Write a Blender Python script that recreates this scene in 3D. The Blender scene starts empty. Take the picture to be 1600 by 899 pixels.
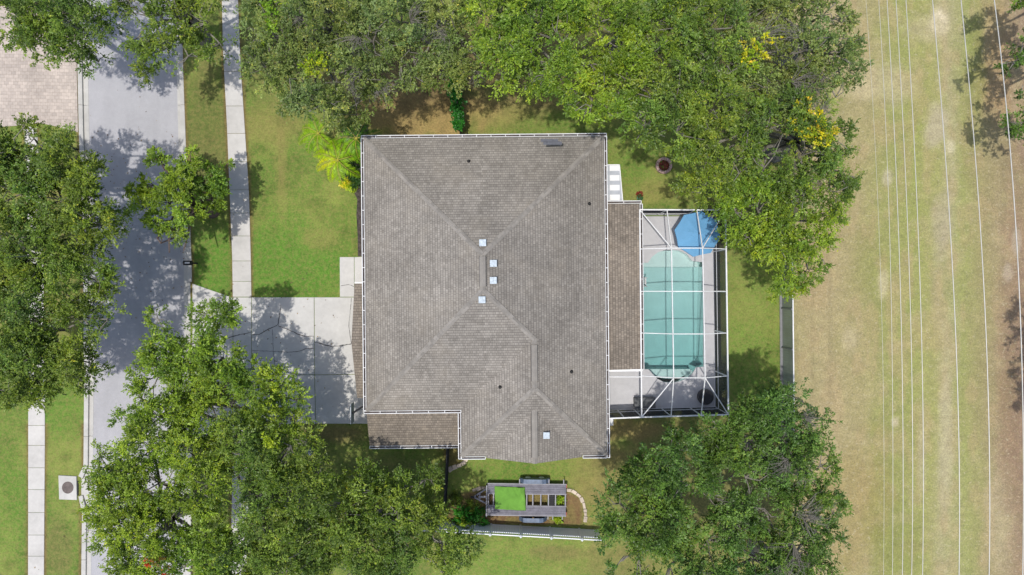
import bpy, bmesh, math, random
import numpy as np
from mathutils import Vector, Matrix
R = math.radians
scene = bpy.context.scene
COL = scene.collection
rng = np.random.default_rng(7)
random.seed(7)

# ------------------------------------------------------------------ camera, world, sun
H = 44.5            # drone height above the lawn
S = 24.0            # photo pixels (of 1600) per metre at the ground
cam_d = bpy.data.cameras.new('camera'); cam = bpy.data.objects.new('camera', cam_d); COL.objects.link(cam)
cam.location = (0, 0, H); cam.rotation_euler = (0, 0, 0)
cam_d.sensor_width = 36.0; cam_d.lens = 18.0 / (800.0 / S / H)
cam_d.clip_end = 3000; cam_d.clip_start = 0.5
scene.camera = cam
# sun: nearly overhead, a little to the south-west (shadows fall slightly east and north)
SDX, SDY = 0.15, 0.12
tilt = math.atan(math.hypot(SDX, SDY)); elev = math.pi / 2 - tilt
sdir = Vector((-SDX, -SDY, 1)).normalized()           # towards the sun
world = bpy.data.worlds.new('World'); scene.world = world; world.use_nodes = True
wn = world.node_tree; bg = wn.nodes['Background']
sky = wn.nodes.new('ShaderNodeTexSky'); sky.sky_type = 'NISHITA'; sky.sun_disc = False
sky.sun_elevation = elev; sky.sun_rotation = math.atan2(sdir.x, sdir.y)
sky.air_density = 1.0; sky.dust_density = 2.2; sky.ozone_density = 1.0
wn.links.new(sky.outputs[0], bg.inputs[0]); bg.inputs[1].default_value = 0.15
sd = bpy.data.lights.new('sun', 'SUN'); sun = bpy.data.objects.new('sun', sd); COL.objects.link(sun)
sd.energy = 3.0; sd.angle = R(0.9); sd.color = (1.0, 0.965, 0.91)
sun.rotation_euler = sdir.to_track_quat('Z', 'Y').to_euler(); sun.location = (0, 0, 60)
scene.view_settings.view_transform = 'Standard'; scene.view_settings.look = 'None'
scene.view_settings.exposure = 0.13; scene.view_settings.gamma = 1.0
scene.render.engine = 'CYCLES'
scene.cycles.transparent_max_bounces = 24; scene.cycles.max_bounces = 7

# ------------------------------------------------------------------ helpers
def at(px, py, z=0.0):
    k = (H - z) / (S * H)
    return Vector(((px - 800) * k, (449.5 - py) * k, z))
def sc_at(z): return S * H / (H - z)

def lin(r, g, b):
    def f(c):
        c /= 255.0
        return c / 12.92 if c <= 0.04045 else ((c + 0.055) / 1.055) ** 2.4
    return (f(r), f(g), f(b))

def tag(o, label=None, cat=None, group=None, kind=None):
    if label: o['label'] = label
    if cat: o['category'] = cat
    if group: o['group'] = group
    if kind: o['kind'] = kind
    return o
def empty(name, loc=(0, 0, 0), rz=0.0, label=None, cat=None, group=None):
    o = bpy.data.objects.new(name, None); COL.objects.link(o)
    o.location = loc; o.rotation_euler = (0, 0, rz); o.empty_display_size = 0.2
    return tag(o, label, cat, group)
def copy_tree(o, parent=None):
    c = o.copy(); COL.objects.link(c); c.parent = parent
    for ch in o.children: copy_tree(ch, c)
    return c

class MB:
    def __init__(s): s.v = []; s.f = []; s.uv = {}; s.mi = {}
    def quad(s, pts, uv=None, mi=0):
        b = len(s.v); s.v += [tuple(p) for p in pts]; s.f.append(tuple(range(b, b + len(pts))))
        if uv: s.uv[len(s.f) - 1] = uv
        if mi: s.mi[len(s.f) - 1] = mi
    def planar(s, pts, mi=0):
        """a face whose uv runs along the eave and up the slope, in metres"""
        P = [Vector(p) for p in pts]
        n = Vector((0, 0, 0))
        for i in range(len(P)):
            a, b = P[i], P[(i + 1) % len(P)]
            n += Vector(((a.y - b.y) * (a.z + b.z), (a.z - b.z) * (a.x + b.x), (a.x - b.x) * (a.y + b.y)))
        n.normalize()
        if n.z < 0: P.reverse(); n = -n
        u = Vector((0, 0, 1)).cross(n)
        if u.length < 1e-4: u = Vector((1, 0, 0))
        u.normalize(); w = n.cross(u)
        s.quad(P, [(p.dot(u), p.dot(w)) for p in P], mi)
    def box(s, c, d, rz=0.0, mi=0):
        cx, cy, cz = c; hx, hy, hz = d[0] / 2, d[1] / 2, d[2] / 2
        ca, sa = math.cos(rz), math.sin(rz); b = len(s.v)
        for sz in (-1, 1):
            for sx, sy in ((-1, -1), (1, -1), (1, 1), (-1, 1)):
                x, y = sx * hx, sy * hy
                s.v.append((cx + x * ca - y * sa, cy + x * sa + y * ca, cz + sz * hz))
        for q in ((0, 3, 2, 1), (4, 5, 6, 7), (0, 1, 5, 4), (1, 2, 6, 5), (2, 3, 7, 6), (3, 0, 4, 7)):
            s.f.append(tuple(b + i for i in q))
            if mi: s.mi[len(s.f) - 1] = mi
    def bar(s, a, b_, w, h=None, up=(0, 0, 1), mi=0):
        """a rectangular bar from a to b_, w across, h along up"""
        h = h or w; a = Vector(a); b_ = Vector(b_); d = (b_ - a).normalized()
        up = Vector(up)
        if abs(d.dot(up)) > 0.98: up = Vector((1, 0, 0))
        x = d.cross(up).normalized(); y = x.cross(d).normalized(); b = len(s.v)
        for p in (a, b_):
            for sx, sy in ((-1, -1), (1, -1), (1, 1), (-1, 1)):
                s.v.append(tuple(p + x * (sx * w / 2) + y * (sy * h / 2)))
        for q in ((0, 3, 2, 1), (4, 5, 6, 7), (0, 1, 5, 4), (1, 2, 6, 5), (2, 3, 7, 6), (3, 0, 4, 7)):
            s.f.append(tuple(b + i for i in q))
            if mi: s.mi[len(s.f) - 1] = mi
    def tube(s, pts, rad, n=6, cap=True):
        pts = [Vector(p) for p in pts]
        if not hasattr(rad, '__len__'): rad = [rad] * len(pts)
        b = len(s.v); prev = None
        for i, p in enumerate(pts):
            d = (pts[min(i + 1, len(pts) - 1)] - pts[max(i - 1, 0)])
            d = d.normalized() if d.length > 1e-6 else Vector((0, 0, 1))
            r = Vector((0, 0, 1)) if abs(d.z) < 0.9 else Vector((1, 0, 0))
            x = d.cross(r).normalized() if prev is None else (prev - d * prev.dot(d)).normalized()
            prev = x; y = d.cross(x)
            for k in range(n):
                a = 2 * math.pi * k / n
                s.v.append(tuple(p + (x * math.cos(a) + y * math.sin(a)) * rad[i]))
        for i in range(len(pts) - 1):
            for k in range(n):
                k2 = (k + 1) % n
                s.f.append((b + i * n + k, b + i * n + k2, b + (i + 1) * n + k2, b + (i + 1) * n + k))
        if cap:
            s.f.append(tuple(b + k for k in range(n))[::-1])
            s.f.append(tuple(b + (len(pts) - 1) * n + k for k in range(n)))
    def prism(s, poly, z0, z1, mi=0):
        """vertical prism over an outline [(x,y)...]"""
        P = [(p[0], p[1]) for p in poly]
        A = sum(P[i][0] * P[(i + 1) % len(P)][1] - P[(i + 1) % len(P)][0] * P[i][1] for i in range(len(P)))
        if A < 0: P.reverse()
        n = len(P); b = len(s.v)
        s.v += [(x, y, z0) for x, y in P] + [(x, y, z1) for x, y in P]
        s.f.append(tuple(b + i for i in range(n))[::-1]); s.f.append(tuple(b + n + i for i in range(n)))
        if mi: s.mi[len(s.f) - 1] = mi; s.mi[len(s.f) - 2] = mi
        for i in range(n):
            j = (i + 1) % n; s.f.append((b + i, b + j, b + n + j, b + n + i))
            if mi: s.mi[len(s.f) - 1] = mi
    def build(s, name, mats, parent=None, smooth=False, bevel=0.0):
        me = bpy.data.meshes.new(name); me.from_pydata(s.v, [], s.f)
        if not isinstance(mats, (list, tuple)): mats = [mats]
        for m in mats: me.materials.append(m)
        if s.uv:
            ul = me.uv_layers.new(name='UVMap')
            for fi, uv in s.uv.items():
                for li, c in zip(me.polygons[fi].loop_indices, uv): ul.data[li].uv = c
        for fi, m in s.mi.items(): me.polygons[fi].material_index = m
        if smooth:
            for p in me.polygons: p.use_smooth = True
        o = bpy.data.objects.new(name, me); COL.objects.link(o); o.parent = parent
        if bevel:
            b = o.modifiers.new('bevel', 'BEVEL'); b.width = bevel; b.segments = 2; b.limit_method = 'ANGLE'
        return o

# value noise on arrays of points
_tab = rng.random(65536)
def vn(p):
    """(N,2|3) -> (N,) smooth noise 0..1"""
    p = np.asarray(p, float)
    if p.shape[1] == 2: p = np.hstack([p, np.zeros((len(p), 1))])
    i = np.floor(p).astype(np.int64); f = p - i; f = f * f * (3 - 2 * f); out = 0
    for dx in (0, 1):
        for dy in (0, 1):
            for dz in (0, 1):
                h = ((i[:, 0] + dx) * 73856093 ^ (i[:, 1] + dy) * 19349663 ^ (i[:, 2] + dz) * 83492791) & 65535
                w = (f[:, 0] if dx else 1 - f[:, 0]) * (f[:, 1] if dy else 1 - f[:, 1]) * (f[:, 2] if dz else 1 - f[:, 2])
                out = out + _tab[h] * w
    return out
def fbm(p, o=4):
    p = np.asarray(p, float); a = 0.5; s = 0; t = 0
    for k in range(o):
        s = s + a * vn(p * 2 ** k + 17.3 * k); t += a; a *= 0.5
    return s / t

# ------------------------------------------------------------------ materials
class NT:
    def __init__(s, name):
        s.m = bpy.data.materials.new(name); s.m.use_nodes = True; s.t = s.m.node_tree
        s.b = s.t.nodes['Principled BSDF']; s.out = s.t.nodes['Material Output']
    def n(s, typ, **kw):
        nd = s.t.nodes.new(typ)
        for k, v in kw.items():
            if isinstance(k, str) and k.startswith('_'): setattr(nd, k[1:], v)
        return nd
    def l(s, a, b): s.t.links.new(a, b)
    def noise(s, scale, detail=4, rough=0.6, vec=None, dim='3D'):
        nd = s.n('ShaderNodeTexNoise'); nd.inputs['Scale'].default_value = scale
        nd.inputs['Detail'].default_value = detail; nd.inputs['Roughness'].default_value = rough
        if vec is not None: s.l(vec, nd.inputs['Vector'])
        return nd.outputs['Fac']
    def coord(s, what='Object'):
        return s.n('ShaderNodeTexCoord').outputs[what]
    def ramp(s, fac, stops):
        r = s.n('ShaderNodeValToRGB'); e = r.color_ramp.elements
        while len(e) < len(stops): e.new(0.5)
        for i, (p, c) in enumerate(stops):
            e[i].position = p; e[i].color = tuple(c) + (1,) if len(c) == 3 else c
        s.l(fac, r.inputs[0]); return r.outputs[0]
    def mapr(s, v, a, b, c, d, clamp=True):
        m = s.n('ShaderNodeMapRange'); m.clamp = clamp; s.l(v, m.inputs[0])
        for i, x in enumerate((a, b, c, d)): m.inputs[i + 1].default_value = x
        return m.outputs[0]
    def math(s, op, a, b=None):
        m = s.n('ShaderNodeMath'); m.operation = op
        for i, x in enumerate((a, b)):
            if x is None: continue
            if isinstance(x, (int, float)): m.inputs[i].default_value = x
            else: s.l(x, m.inputs[i])
        return m.outputs[0]
    def mix(s, fac, a, b, mode='MIX'):
        m = s.n('ShaderNodeMix'); m.data_type = 'RGBA'; m.blend_type = mode
        for i, x in ((0, fac), (6, a), (7, b)):
            if isinstance(x, (int, float)): m.inputs[i].default_value = x
            elif isinstance(x, (tuple, list)): m.inputs[i].default_value = tuple(x) + (1,) if len(x) == 3 else x
            else: s.l(x, m.inputs[i])
        return m.outputs[2]
    def scale(s, col, val):
        v = s.n('ShaderNodeVectorMath'); v.operation = 'SCALE'; s.l(col, v.inputs[0])
        if isinstance(val, (int, float)): v.inputs['Scale'].default_value = val
        else: s.l(val, v.inputs['Scale'])
        return v.outputs[0]
    def bump(s, h, strength=0.3, dist=0.02):
        b = s.n('ShaderNodeBump'); b.inputs['Strength'].default_value = strength
        b.inputs['Distance'].default_value = dist; s.l(h, b.inputs['Height']); s.l(b.outputs[0], s.b.inputs['Normal'])
    def base(s, c):
        if isinstance(c, (tuple, list)): s.b.inputs['Base Color'].default_value = tuple(c) + (1,)
        else: s.l(c, s.b.inputs['Base Color'])
    def rough(s, v): s.b.inputs['Roughness'].default_value = v

def mottled(name, c, amp=0.25, scale=3.0, rough=0.7, metal=0.0, fine=30, bump=0.1, island=0.0):
    t = NT(name); v = t.coord()
    a = t.mapr(t.noise(scale, 5, 0.6, v), 0.3, 0.7, 1 - amp, 1 + amp)
    b = t.mapr(t.noise(fine, 3, 0.6, v), 0.3, 0.7, 1 - amp * 0.5, 1 + amp * 0.5)
    f = t.math('MULTIPLY', a, b)
    if island:
        g = t.n('ShaderNodeNewGeometry').outputs['Random Per Island']
        f = t.math('MULTIPLY', f, t.mapr(g, 0, 1, 1 - island, 1 + island))
    rgb = t.n('ShaderNodeRGB'); rgb.outputs[0].default_value = tuple(c) + (1,)
    t.base(t.scale(rgb.outputs[0], f)); t.rough(rough); t.b.inputs['Metallic'].default_value = metal
    if bump: t.bump(t.noise(fine, 4, 0.6, v), bump)
    return t.m

def concrete(name, c, island=0.05, stain=0.18):
    t = NT(name); v = t.coord()
    big = t.mapr(t.noise(0.5, 5, 0.65, v), 0.3, 0.7, 1 - stain, 1 + stain * 0.5)
    mid = t.mapr(t.noise(3.5, 5, 0.7, v), 0.25, 0.75, 0.92, 1.06)
    fine = t.mapr(t.noise(60, 3, 0.7, v), 0.2, 0.8, 0.93, 1.07)
    f = t.math('MULTIPLY', t.math('MULTIPLY', big, mid), fine)
    g = t.n('ShaderNodeNewGeometry').outputs['Random Per Island']
    f = t.math('MULTIPLY', f, t.mapr(g, 0, 1, 1 - island, 1 + island))
    rgb = t.n('ShaderNodeRGB'); rgb.outputs[0].default_value = tuple(c) + (1,)
    col = t.scale(rgb.outputs[0], f)
    spots = t.mapr(t.noise(9, 2, 0.5, v), 0.72, 0.78, 0, 0.35)
    col = t.mix(spots, col, (c[0] * 0.55, c[1] * 0.5, c[2] * 0.42))
    t.base(col); t.rough(0.85); t.bump(t.noise(60, 4, 0.7, v), 0.15)
    return t.m

def plain(name, c, rough=0.5, metal=0.0):
    t = NT(name); v = t.coord()
    rgb = t.n('ShaderNodeRGB'); rgb.outputs[0].default_value = tuple(c) + (1,)
    t.base(t.scale(rgb.outputs[0], t.mapr(t.noise(4, 4, 0.6, v), 0.3, 0.7, 0.9, 1.08)))
    t.rough(rough); t.b.inputs['Metallic'].default_value = metal
    return t.m

def ground_mat(name, kind):
    t = NT(name); v = t.coord()
    at_ = t.n('ShaderNodeAttribute'); at_.attribute_name = 'Col'
    n1 = t.noise(1.7, 5, 0.7, v); n2 = t.noise(9, 5, 0.75, v); n3 = t.noise(38, 3, 0.7, v)
    f = t.math('MULTIPLY', t.mapr(n1, 0.3, 0.7, 0.80, 1.18), t.mapr(n2, 0.28, 0.72, 0.60, 1.38))
    f = t.math('MULTIPLY', f, t.mapr(n3, 0.25, 0.75, 0.62, 1.38))
    col = t.scale(at_.outputs['Color'], f)
    hue = t.noise(4.3, 4, 0.7, v)
    if kind == 'lawn':
        col = t.mix(t.mapr(hue, 0.42, 0.68, 0, 0.50), col, lin(152, 136, 82))
        col = t.mix(t.mapr(t.noise(6, 5, 0.75, v), 0.54, 0.72, 0, 0.55), col, lin(72, 92, 34))
        col = t.mix(t.mapr(t.noise(3.1, 6, 0.8, v), 0.55, 0.72, 0, 0.55), col, lin(158, 140, 92))
        col = t.mix(0.10, col, (0.13, 0.13, 0.11))
    else:
        col = t.mix(t.mapr(t.noise(4.2, 6, 0.85, v), 0.545, 0.64, 0, 0.60), col, lin(192, 182, 150))
        col = t.mix(t.mapr(t.noise(5.3, 6, 0.85, v), 0.55, 0.70, 0, 0.55), col, lin(104, 96, 60))
        col = t.mix(0.12, col, (0.22, 0.21, 0.18))
        col = t.mix(t.mapr(hue, 0.48, 0.72, 0, 0.28), col, lin(134, 128, 74))
    t.base(col); t.rough(0.95); t.b.inputs['Specular IOR Level'].default_value = 0.15
    t.bump(t.noise(30, 5, 0.8, v), 0.6, 0.05)
    return t.m

def shingle(name, c1, c2, c3):
    t = NT(name); uv = t.coord('UV'); ob = t.coord()
    def br(scale, w, h, off):
        b = t.n('ShaderNodeTexBrick'); t.l(uv, b.inputs['Vector'])
        b.inputs['Scale'].default_value = scale; b.inputs['Brick Width'].default_value = w
        b.inputs['Row Height'].default_value = h; b.inputs['Mortar Size'].default_value = 0.012
        b.inputs['Mortar Smooth'].default_value = 0.3; b.inputs['Bias'].default_value = 0.0
        b.offset = off; b.offset_frequency = 2
        b.inputs['Color1'].default_value = c1 + (1,); b.inputs['Color2'].default_value = c2 + (1,)
        b.inputs['Mortar'].default_value = c3 + (1,)
        return b
    b = br(1.0, 0.21, 0.17, 0.5)
    b2 = br(1.0, 0.13, 0.17, 0.37)
    c = t.mix(0.45, b.outputs['Color'], b2.outputs['Color'])
    # the shadow line under each course and the staggered tabs
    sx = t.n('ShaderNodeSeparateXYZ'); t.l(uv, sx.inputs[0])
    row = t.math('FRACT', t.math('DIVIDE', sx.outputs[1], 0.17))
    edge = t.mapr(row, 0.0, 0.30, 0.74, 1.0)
    f = t.math('MULTIPLY', edge, t.mapr(t.noise(0.28, 6, 0.65, ob), 0.3, 0.7, 0.78, 1.18))
    f = t.math('MULTIPLY', f, t.mapr(t.noise(1.9, 4, 0.6, ob), 0.3, 0.7, 0.92, 1.07))
    f = t.math('MULTIPLY', f, t.mapr(t.noise(45, 3, 0.8, ob), 0.2, 0.8, 0.86, 1.14))
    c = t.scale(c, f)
    c = t.mix(t.mapr(t.noise(0.5, 4, 0.6, ob), 0.5, 0.75, 0, 0.35), c, (c1[0] * 0.82, c1[1] * 0.78, c1[2] * 0.70))
    t.base(c); t.rough(0.9); t.b.inputs['Specular IOR Level'].default_value = 0.2
    t.bump(t.math('ADD', row, t.math('MULTIPLY', b2.outputs['Fac'], -0.4)), 0.35, 0.02)
    return t.m

def leaf_mat(name, transl=0.35, tc=(1.0, 1.15, 0.35)):
    t = NT(name)
    a = t.n('ShaderNodeAttribute'); a.attribute_name = 'Col'
    t.l(a.outputs['Color'], t.b.inputs['Base Color']); t.rough(0.45); t.b.inputs['Specular IOR Level'].default_value = 0.35
    tr = t.n('ShaderNodeBsdfTranslucent')
    m = t.mix(1.0, a.outputs['Color'], tc, 'MULTIPLY'); t.l(m, tr.inputs[0])
    ms = t.n('ShaderNodeMixShader'); ms.inputs[0].default_value = transl
    t.l(t.b.outputs[0], ms.inputs[1]); t.l(tr.outputs[0], ms.inputs[2]); t.l(ms.outputs[0], t.out.inputs[0])
    return t.m

def screen_mat(name, open_=0.80, c=(0.02, 0.02, 0.025)):
    """insect mesh: holes and dark threads; seen at a slant the threads close up"""
    t = NT(name); g = t.n('ShaderNodeNewGeometry')
    d = t.n('ShaderNodeVectorMath'); d.operation = 'DOT_PRODUCT'
    t.l(g.outputs['Incoming'], d.inputs[0]); t.l(g.outputs['True Normal'], d.inputs[1])
    cosv = t.math('MAXIMUM', t.math('ABSOLUTE', d.outputs['Value']), 0.12)
    trans = t.math('POWER', open_, t.math('DIVIDE', 1.0, cosv))
    df = t.n('ShaderNodeBsdfDiffuse'); df.inputs[0].default_value = c + (1,)
    tp = t.n('ShaderNodeBsdfTransparent')
    ms = t.n('ShaderNodeMixShader'); t.l(trans, ms.inputs[0]); t.l(df.outputs[0], ms.inputs[1]); t.l(tp.outputs[0], ms.inputs[2])
    t.l(ms.outputs[0], t.out.inputs[0]); return t.m

def water_mat(name):
    t = NT(name); v = t.coord()
    tp = t.n('ShaderNodeBsdfTransparent'); tp.inputs[0].default_value = (0.96, 0.98, 0.98, 1)
    va = t.n('ShaderNodeVolumeAbsorption'); va.inputs[0].default_value = (0.56, 0.81, 0.82, 1); va.inputs[1].default_value = 0.80; t.l(va.outputs[0], t.out.inputs['Volume'])
    gl = t.n('ShaderNodeBsdfGlossy'); gl.inputs['Roughness'].default_value = 0.05
    fr = t.n('ShaderNodeFresnel'); fr.inputs[0].default_value = 1.33
    b = t.n('ShaderNodeBump'); b.inputs['Strength'].default_value = 0.15; b.inputs['Distance'].default_value = 0.05
    t.l(t.noise(2.5, 3, 0.5, v), b.inputs['Height']); t.l(b.outputs[0], gl.inputs['Normal']); t.l(b.outputs[0], fr.inputs['Normal'])
    ms = t.n('ShaderNodeMixShader'); t.l(fr.outputs[0], ms.inputs[0]); t.l(tp.outputs[0], ms.inputs[1]); t.l(gl.outputs[0], ms.inputs[2])
    t.l(ms.outputs[0], t.out.inputs[0]); return t.m

M = {}
M['lawn'] = ground_mat('lawn', 'lawn'); M['field'] = ground_mat('field', 'field')
M['conc'] = concrete('pale_concrete', (0.52, 0.50, 0.465))
M['drive'] = concrete('driveway_concrete', (0.53, 0.515, 0.485), 0.03, 0.12)
M['kerb'] = concrete('kerb_concrete', (0.50, 0.485, 0.45), 0.04, 0.2)
M['deck'] = concrete('deck_concrete', (0.56, 0.55, 0.555), 0.02, 0.10)
M['shingle'] = shingle('grey_shingles', (0.345, 0.316, 0.278), (0.215, 0.195, 0.170), (0.138, 0.126, 0.112))
M['shingle_brown'] = shingle('brown_shingles', (0.300, 0.255, 0.205), (0.170, 0.145, 0.118), (0.105, 0.090, 0.076))
M['cap'] = mottled('cap_shingles', (0.238, 0.219, 0.194), 0.15, 2.0, 0.9, 0, 40, 0.2, 0.16)
M['patch'] = mottled('dark_shingles', (0.13, 0.135, 0.155), 0.2, 6, 0.9, 0, 40, 0.2)
M['white'] = mottled('white_paint', (0.70, 0.70, 0.69), 0.10, 1.3, 0.6, 0, 14, 0.0)
M['whitedirty'] = mottled('weathered_white', (0.66, 0.66, 0.65), 0.2, 1.5, 0.5, 0, 20, 0.05)
M['gutterin'] = mottled('gutter_dirt', (0.07, 0.055, 0.05), 0.5, 4, 0.9)
M['stucco'] = mottled('beige_stucco', (0.55, 0.47, 0.36), 0.08, 1.5, 0.9, 0, 60, 0.3)
M['glass'] = plain('window_glass', (0.03, 0.04, 0.05), 0.08)
M['metal'] = mottled('galvanised_metal', (0.46, 0.52, 0.56), 0.25, 9, 0.85, 0.0, 30, 0.0)
M['black'] = plain('black_paint', (0.012, 0.012, 0.014), 0.75)
M['rubber'] = plain('rubber', (0.015, 0.015, 0.015), 0.8)
M['steel'] = mottled('grey_painted_steel', (0.20, 0.20, 0.225), 0.2, 3, 0.5, 0.1, 25, 0.05)
M['deckplank'] = mottled('weathered_deck', (0.155, 0.150, 0.175), 0.25, 3, 0.8, 0, 14, 0.1)
M['fender'] = mottled('fender_steel', (0.085, 0.12, 0.18), 0.35, 3, 0.5, 0.1, 14, 0.0)
M['bark'] = mottled('grey_bark', (0.19, 0.175, 0.145), 0.35, 2.5, 0.9, 0, 14, 0.4)
M['barkdark'] = mottled('brown_bark', (0.12, 0.085, 0.07), 0.35, 2.5, 0.9, 0, 14, 0.4)
M['leaf'] = leaf_mat('oak_leaves', 0.24); M['palm'] = leaf_mat('palm_leaves', 0.4)
M['deadleaf'] = leaf_mat('coloured_leaves', 0.35, (1.05, 1.0, 0.35))
M['screen'] = screen_mat('roof_screen', 0.90, (0.12, 0.12, 0.125)); M['screenwall'] = screen_mat('wall_screen', 0.68, (0.02, 0.022, 0.035))
M['water'] = water_mat('pool_water')
M['plaster'] = mottled('pool_plaster', (0.66, 0.70, 0.67), 0.07, 0.8, 0.7, 0, 20, 0.0)
M['blue'] = mottled('blue_canvas', (0.13, 0.36, 0.60), 0.10, 1.2, 0.75, 0, 30, 0.1)
M['matgreen'] = mottled('green_turf_mat', (0.12, 0.28, 0.035), 0.16, 2, 0.9, 0, 40, 0.3)
M['mulch'] = mottled('dark_mulch', (0.060, 0.048, 0.042), 0.7, 6, 0.95, 0, 35, 0.8)
M['fencewhite'] = mottled('white_vinyl', (0.74, 0.76, 0.78), 0.05, 1, 0.4, 0, 20, 0.0)
M['fencegrey'] = mottled('grey_green_vinyl', (0.30, 0.33, 0.28), 0.15, 1, 0.6, 0, 20, 0.0)
M['wire'] = plain('aluminium_wire', (0.56, 0.54, 0.50), 0.45, 0.2)
M['brickpink'] = mottled('pink_bricks', (0.42, 0.29, 0.25), 0.2, 4, 0.9, 0, 20, 0.3, 0.25)
M['stone'] = mottled('pale_stone', (0.50, 0.42, 0.33), 0.25, 5, 0.9, 0, 20, 0.4, 0.2)
M['ember'] = mottled('reddish_lava_rock', (0.16, 0.035, 0.025), 0.6, 8, 0.9, 0, 30, 0.8)
M['joint'] = plain('joint_dirt', (0.10, 0.095, 0.09), 0.95)
M['rust'] = mottled('rusted_iron', (0.13, 0.105, 0.095), 0.3, 5, 0.8, 0.2, 40, 0.3)
M['red'] = plain('red_paint', (0.30, 0.045, 0.03), 0.6)
M['green'] = plain('green_glaze', (0.05, 0.14, 0.08), 0.5)
M['wicker'] = mottled('dark_wicker', (0.035, 0.035, 0.038), 0.3, 10, 0.7, 0, 40, 0.3)
M['soil'] = mottled('soil', (0.05, 0.035, 0.025), 0.4, 6, 0.95, 0, 30, 0.5)
M['palepanel'] = plain('clear_panel', (0.36, 0.38, 0.41), 0.35)

def asphalt():
    t = NT('old_asphalt'); v = t.coord()
    mp = t.n('ShaderNodeMapping'); t.l(v, mp.inputs[0]); mp.inputs['Scale'].default_value = (1, 0.12, 1)
    f = t.mapr(t.noise(0.9, 4, 0.6, mp.outputs[0]), 0.3, 0.7, 0.93, 1.06)
    f = t.math('MULTIPLY', f, t.mapr(t.noise(0.4, 5, 0.6, v), 0.3, 0.7, 0.93, 1.06))
    f = t.math('MULTIPLY', f, t.mapr(t.noise(70, 3, 0.8, v), 0.2, 0.8, 0.80, 1.20))
    f = t.math('MULTIPLY', f, t.mapr(t.noise(5, 5, 0.8, v), 0.3, 0.7, 0.94, 1.06))
    rgb = t.n('ShaderNodeRGB'); rgb.outputs[0].default_value = (0.380, 0.374, 0.385, 1)
    t.base(t.scale(rgb.outputs[0], f)); t.rough(0.9); t.bump(t.noise(90, 3, 0.8, v), 0.3); return t.m
M['asphalt'] = asphalt()
def pavers():
    t = NT('pink_pavers'); v = t.coord()
    mp = t.n('ShaderNodeMapping'); t.l(v, mp.inputs[0]); mp.inputs['Rotation'].default_value = (0, 0, 0.02)
    b = t.n('ShaderNodeTexBrick'); t.l(mp.outputs[0], b.inputs['Vector']); b.inputs['Scale'].default_value = 1
    b.inputs['Brick Width'].default_value = 0.30; b.inputs['Row Height'].default_value = 0.22; b.inputs['Mortar Size'].default_value = 0.008
    b.inputs['Color1'].default_value = (0.50, 0.43, 0.37, 1); b.inputs['Color2'].default_value = (0.40, 0.345, 0.30, 1); b.inputs['Mortar'].default_value = (0.30, 0.24, 0.2, 1)
    f = t.math('MULTIPLY', t.mapr(t.noise(0.6, 5, 0.6, v), 0.3, 0.7, 0.85, 1.12), t.mapr(t.noise(6, 4, 0.7, v), 0.3, 0.7, 0.88, 1.1))
    t.base(t.scale(b.outputs['Color'], f)); t.rough(0.9); return t.m
M['pavers'] = pavers()

# ------------------------------------------------------------------ outlines of the ground (photo pixels at ground level)
kerb_L_out = [(119, -60), (119.5, 0), (121, 100), (123, 200), (127, 320), (130, 450), (131.5, 600), (130.5, 720), (128, 815), (127, 899), (126, 960)]
kerb_L_in = [(133, -60), (134, 0), (136, 100), (138, 200), (141, 320), (143.5, 450), (145, 600), (144, 720), (142, 815), (141, 899), (140, 960)]
kerb_R_in = [(272, -60), (273, 0), (275, 115), (278, 240), (283, 330), (286, 410), (286.5, 480), (287, 600), (286, 750), (284, 899), (283, 960)]
kerb_R_out = [(283, -60), (284, 0), (286.5, 115), (291, 240), (296, 330), (299.5, 410), (300.5, 480), (301, 600), (300, 750), (298, 899), (297, 960)]
walk_L = [(346, -60), (347, 0), (348.5, 75), (355, 200), (359, 300), (363, 400), (364, 465), (364.5, 560), (364, 680), (362.5, 790), (360, 899), (358, 960)]
walk_R = [(370, -60), (372, 0), (376, 100), (384, 220), (389, 300), (392, 400), (393, 465), (393, 560), (391.5, 680), (388.5, 790), (385, 899), (383, 960)]
lw_L = [(38, 190), (41, 260), (43, 400), (44.5, 600), (44.6, 700), (44.3, 899), (44, 960)]
lw_R = [(57, 190), (62, 260), (68, 400), (70.5, 600), (70.5, 700), (69, 899), (68, 960)]
def interp(line, y): return float(np.interp(y, [p[1] for p in line], [p[0] for p in line]))

# ------------------------------------------------------------------ ground sheets
def grid(name, px0, px1, py0, py1, step, colour_fn, height_fn, mat, hole=None):
    p0 = at(px0, py1); p1 = at(px1, py0)
    nx = max(2, int((p1.x - p0.x) / step)); ny = max(2, int((p1.y - p0.y) / step))
    X, Y = np.meshgrid(np.linspace(p0.x, p1.x, nx + 1), np.linspace(p0.y, p1.y, ny + 1))
    X = X.ravel(); Y = Y.ravel(); PX = X * S + 800; PY = 449.5 - Y * S
    Z = height_fn(PX, PY, X, Y); C = colour_fn(PX, PY, X, Y)
    idx = np.arange((nx + 1) * (ny + 1)).reshape(ny + 1, nx + 1)
    F = np.stack([idx[:-1, :-1], idx[:-1, 1:], idx[1:, 1:], idx[1:, :-1]], -1).reshape(-1, 4)
    if hole is not None:
        cx = PX[F].mean(1); cy = PY[F].mean(1); F = F[~hole(cx, cy)]
    return raw_mesh(name, np.stack([X, Y, Z], 1), F, C, mat, None, 'POINT')
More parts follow.
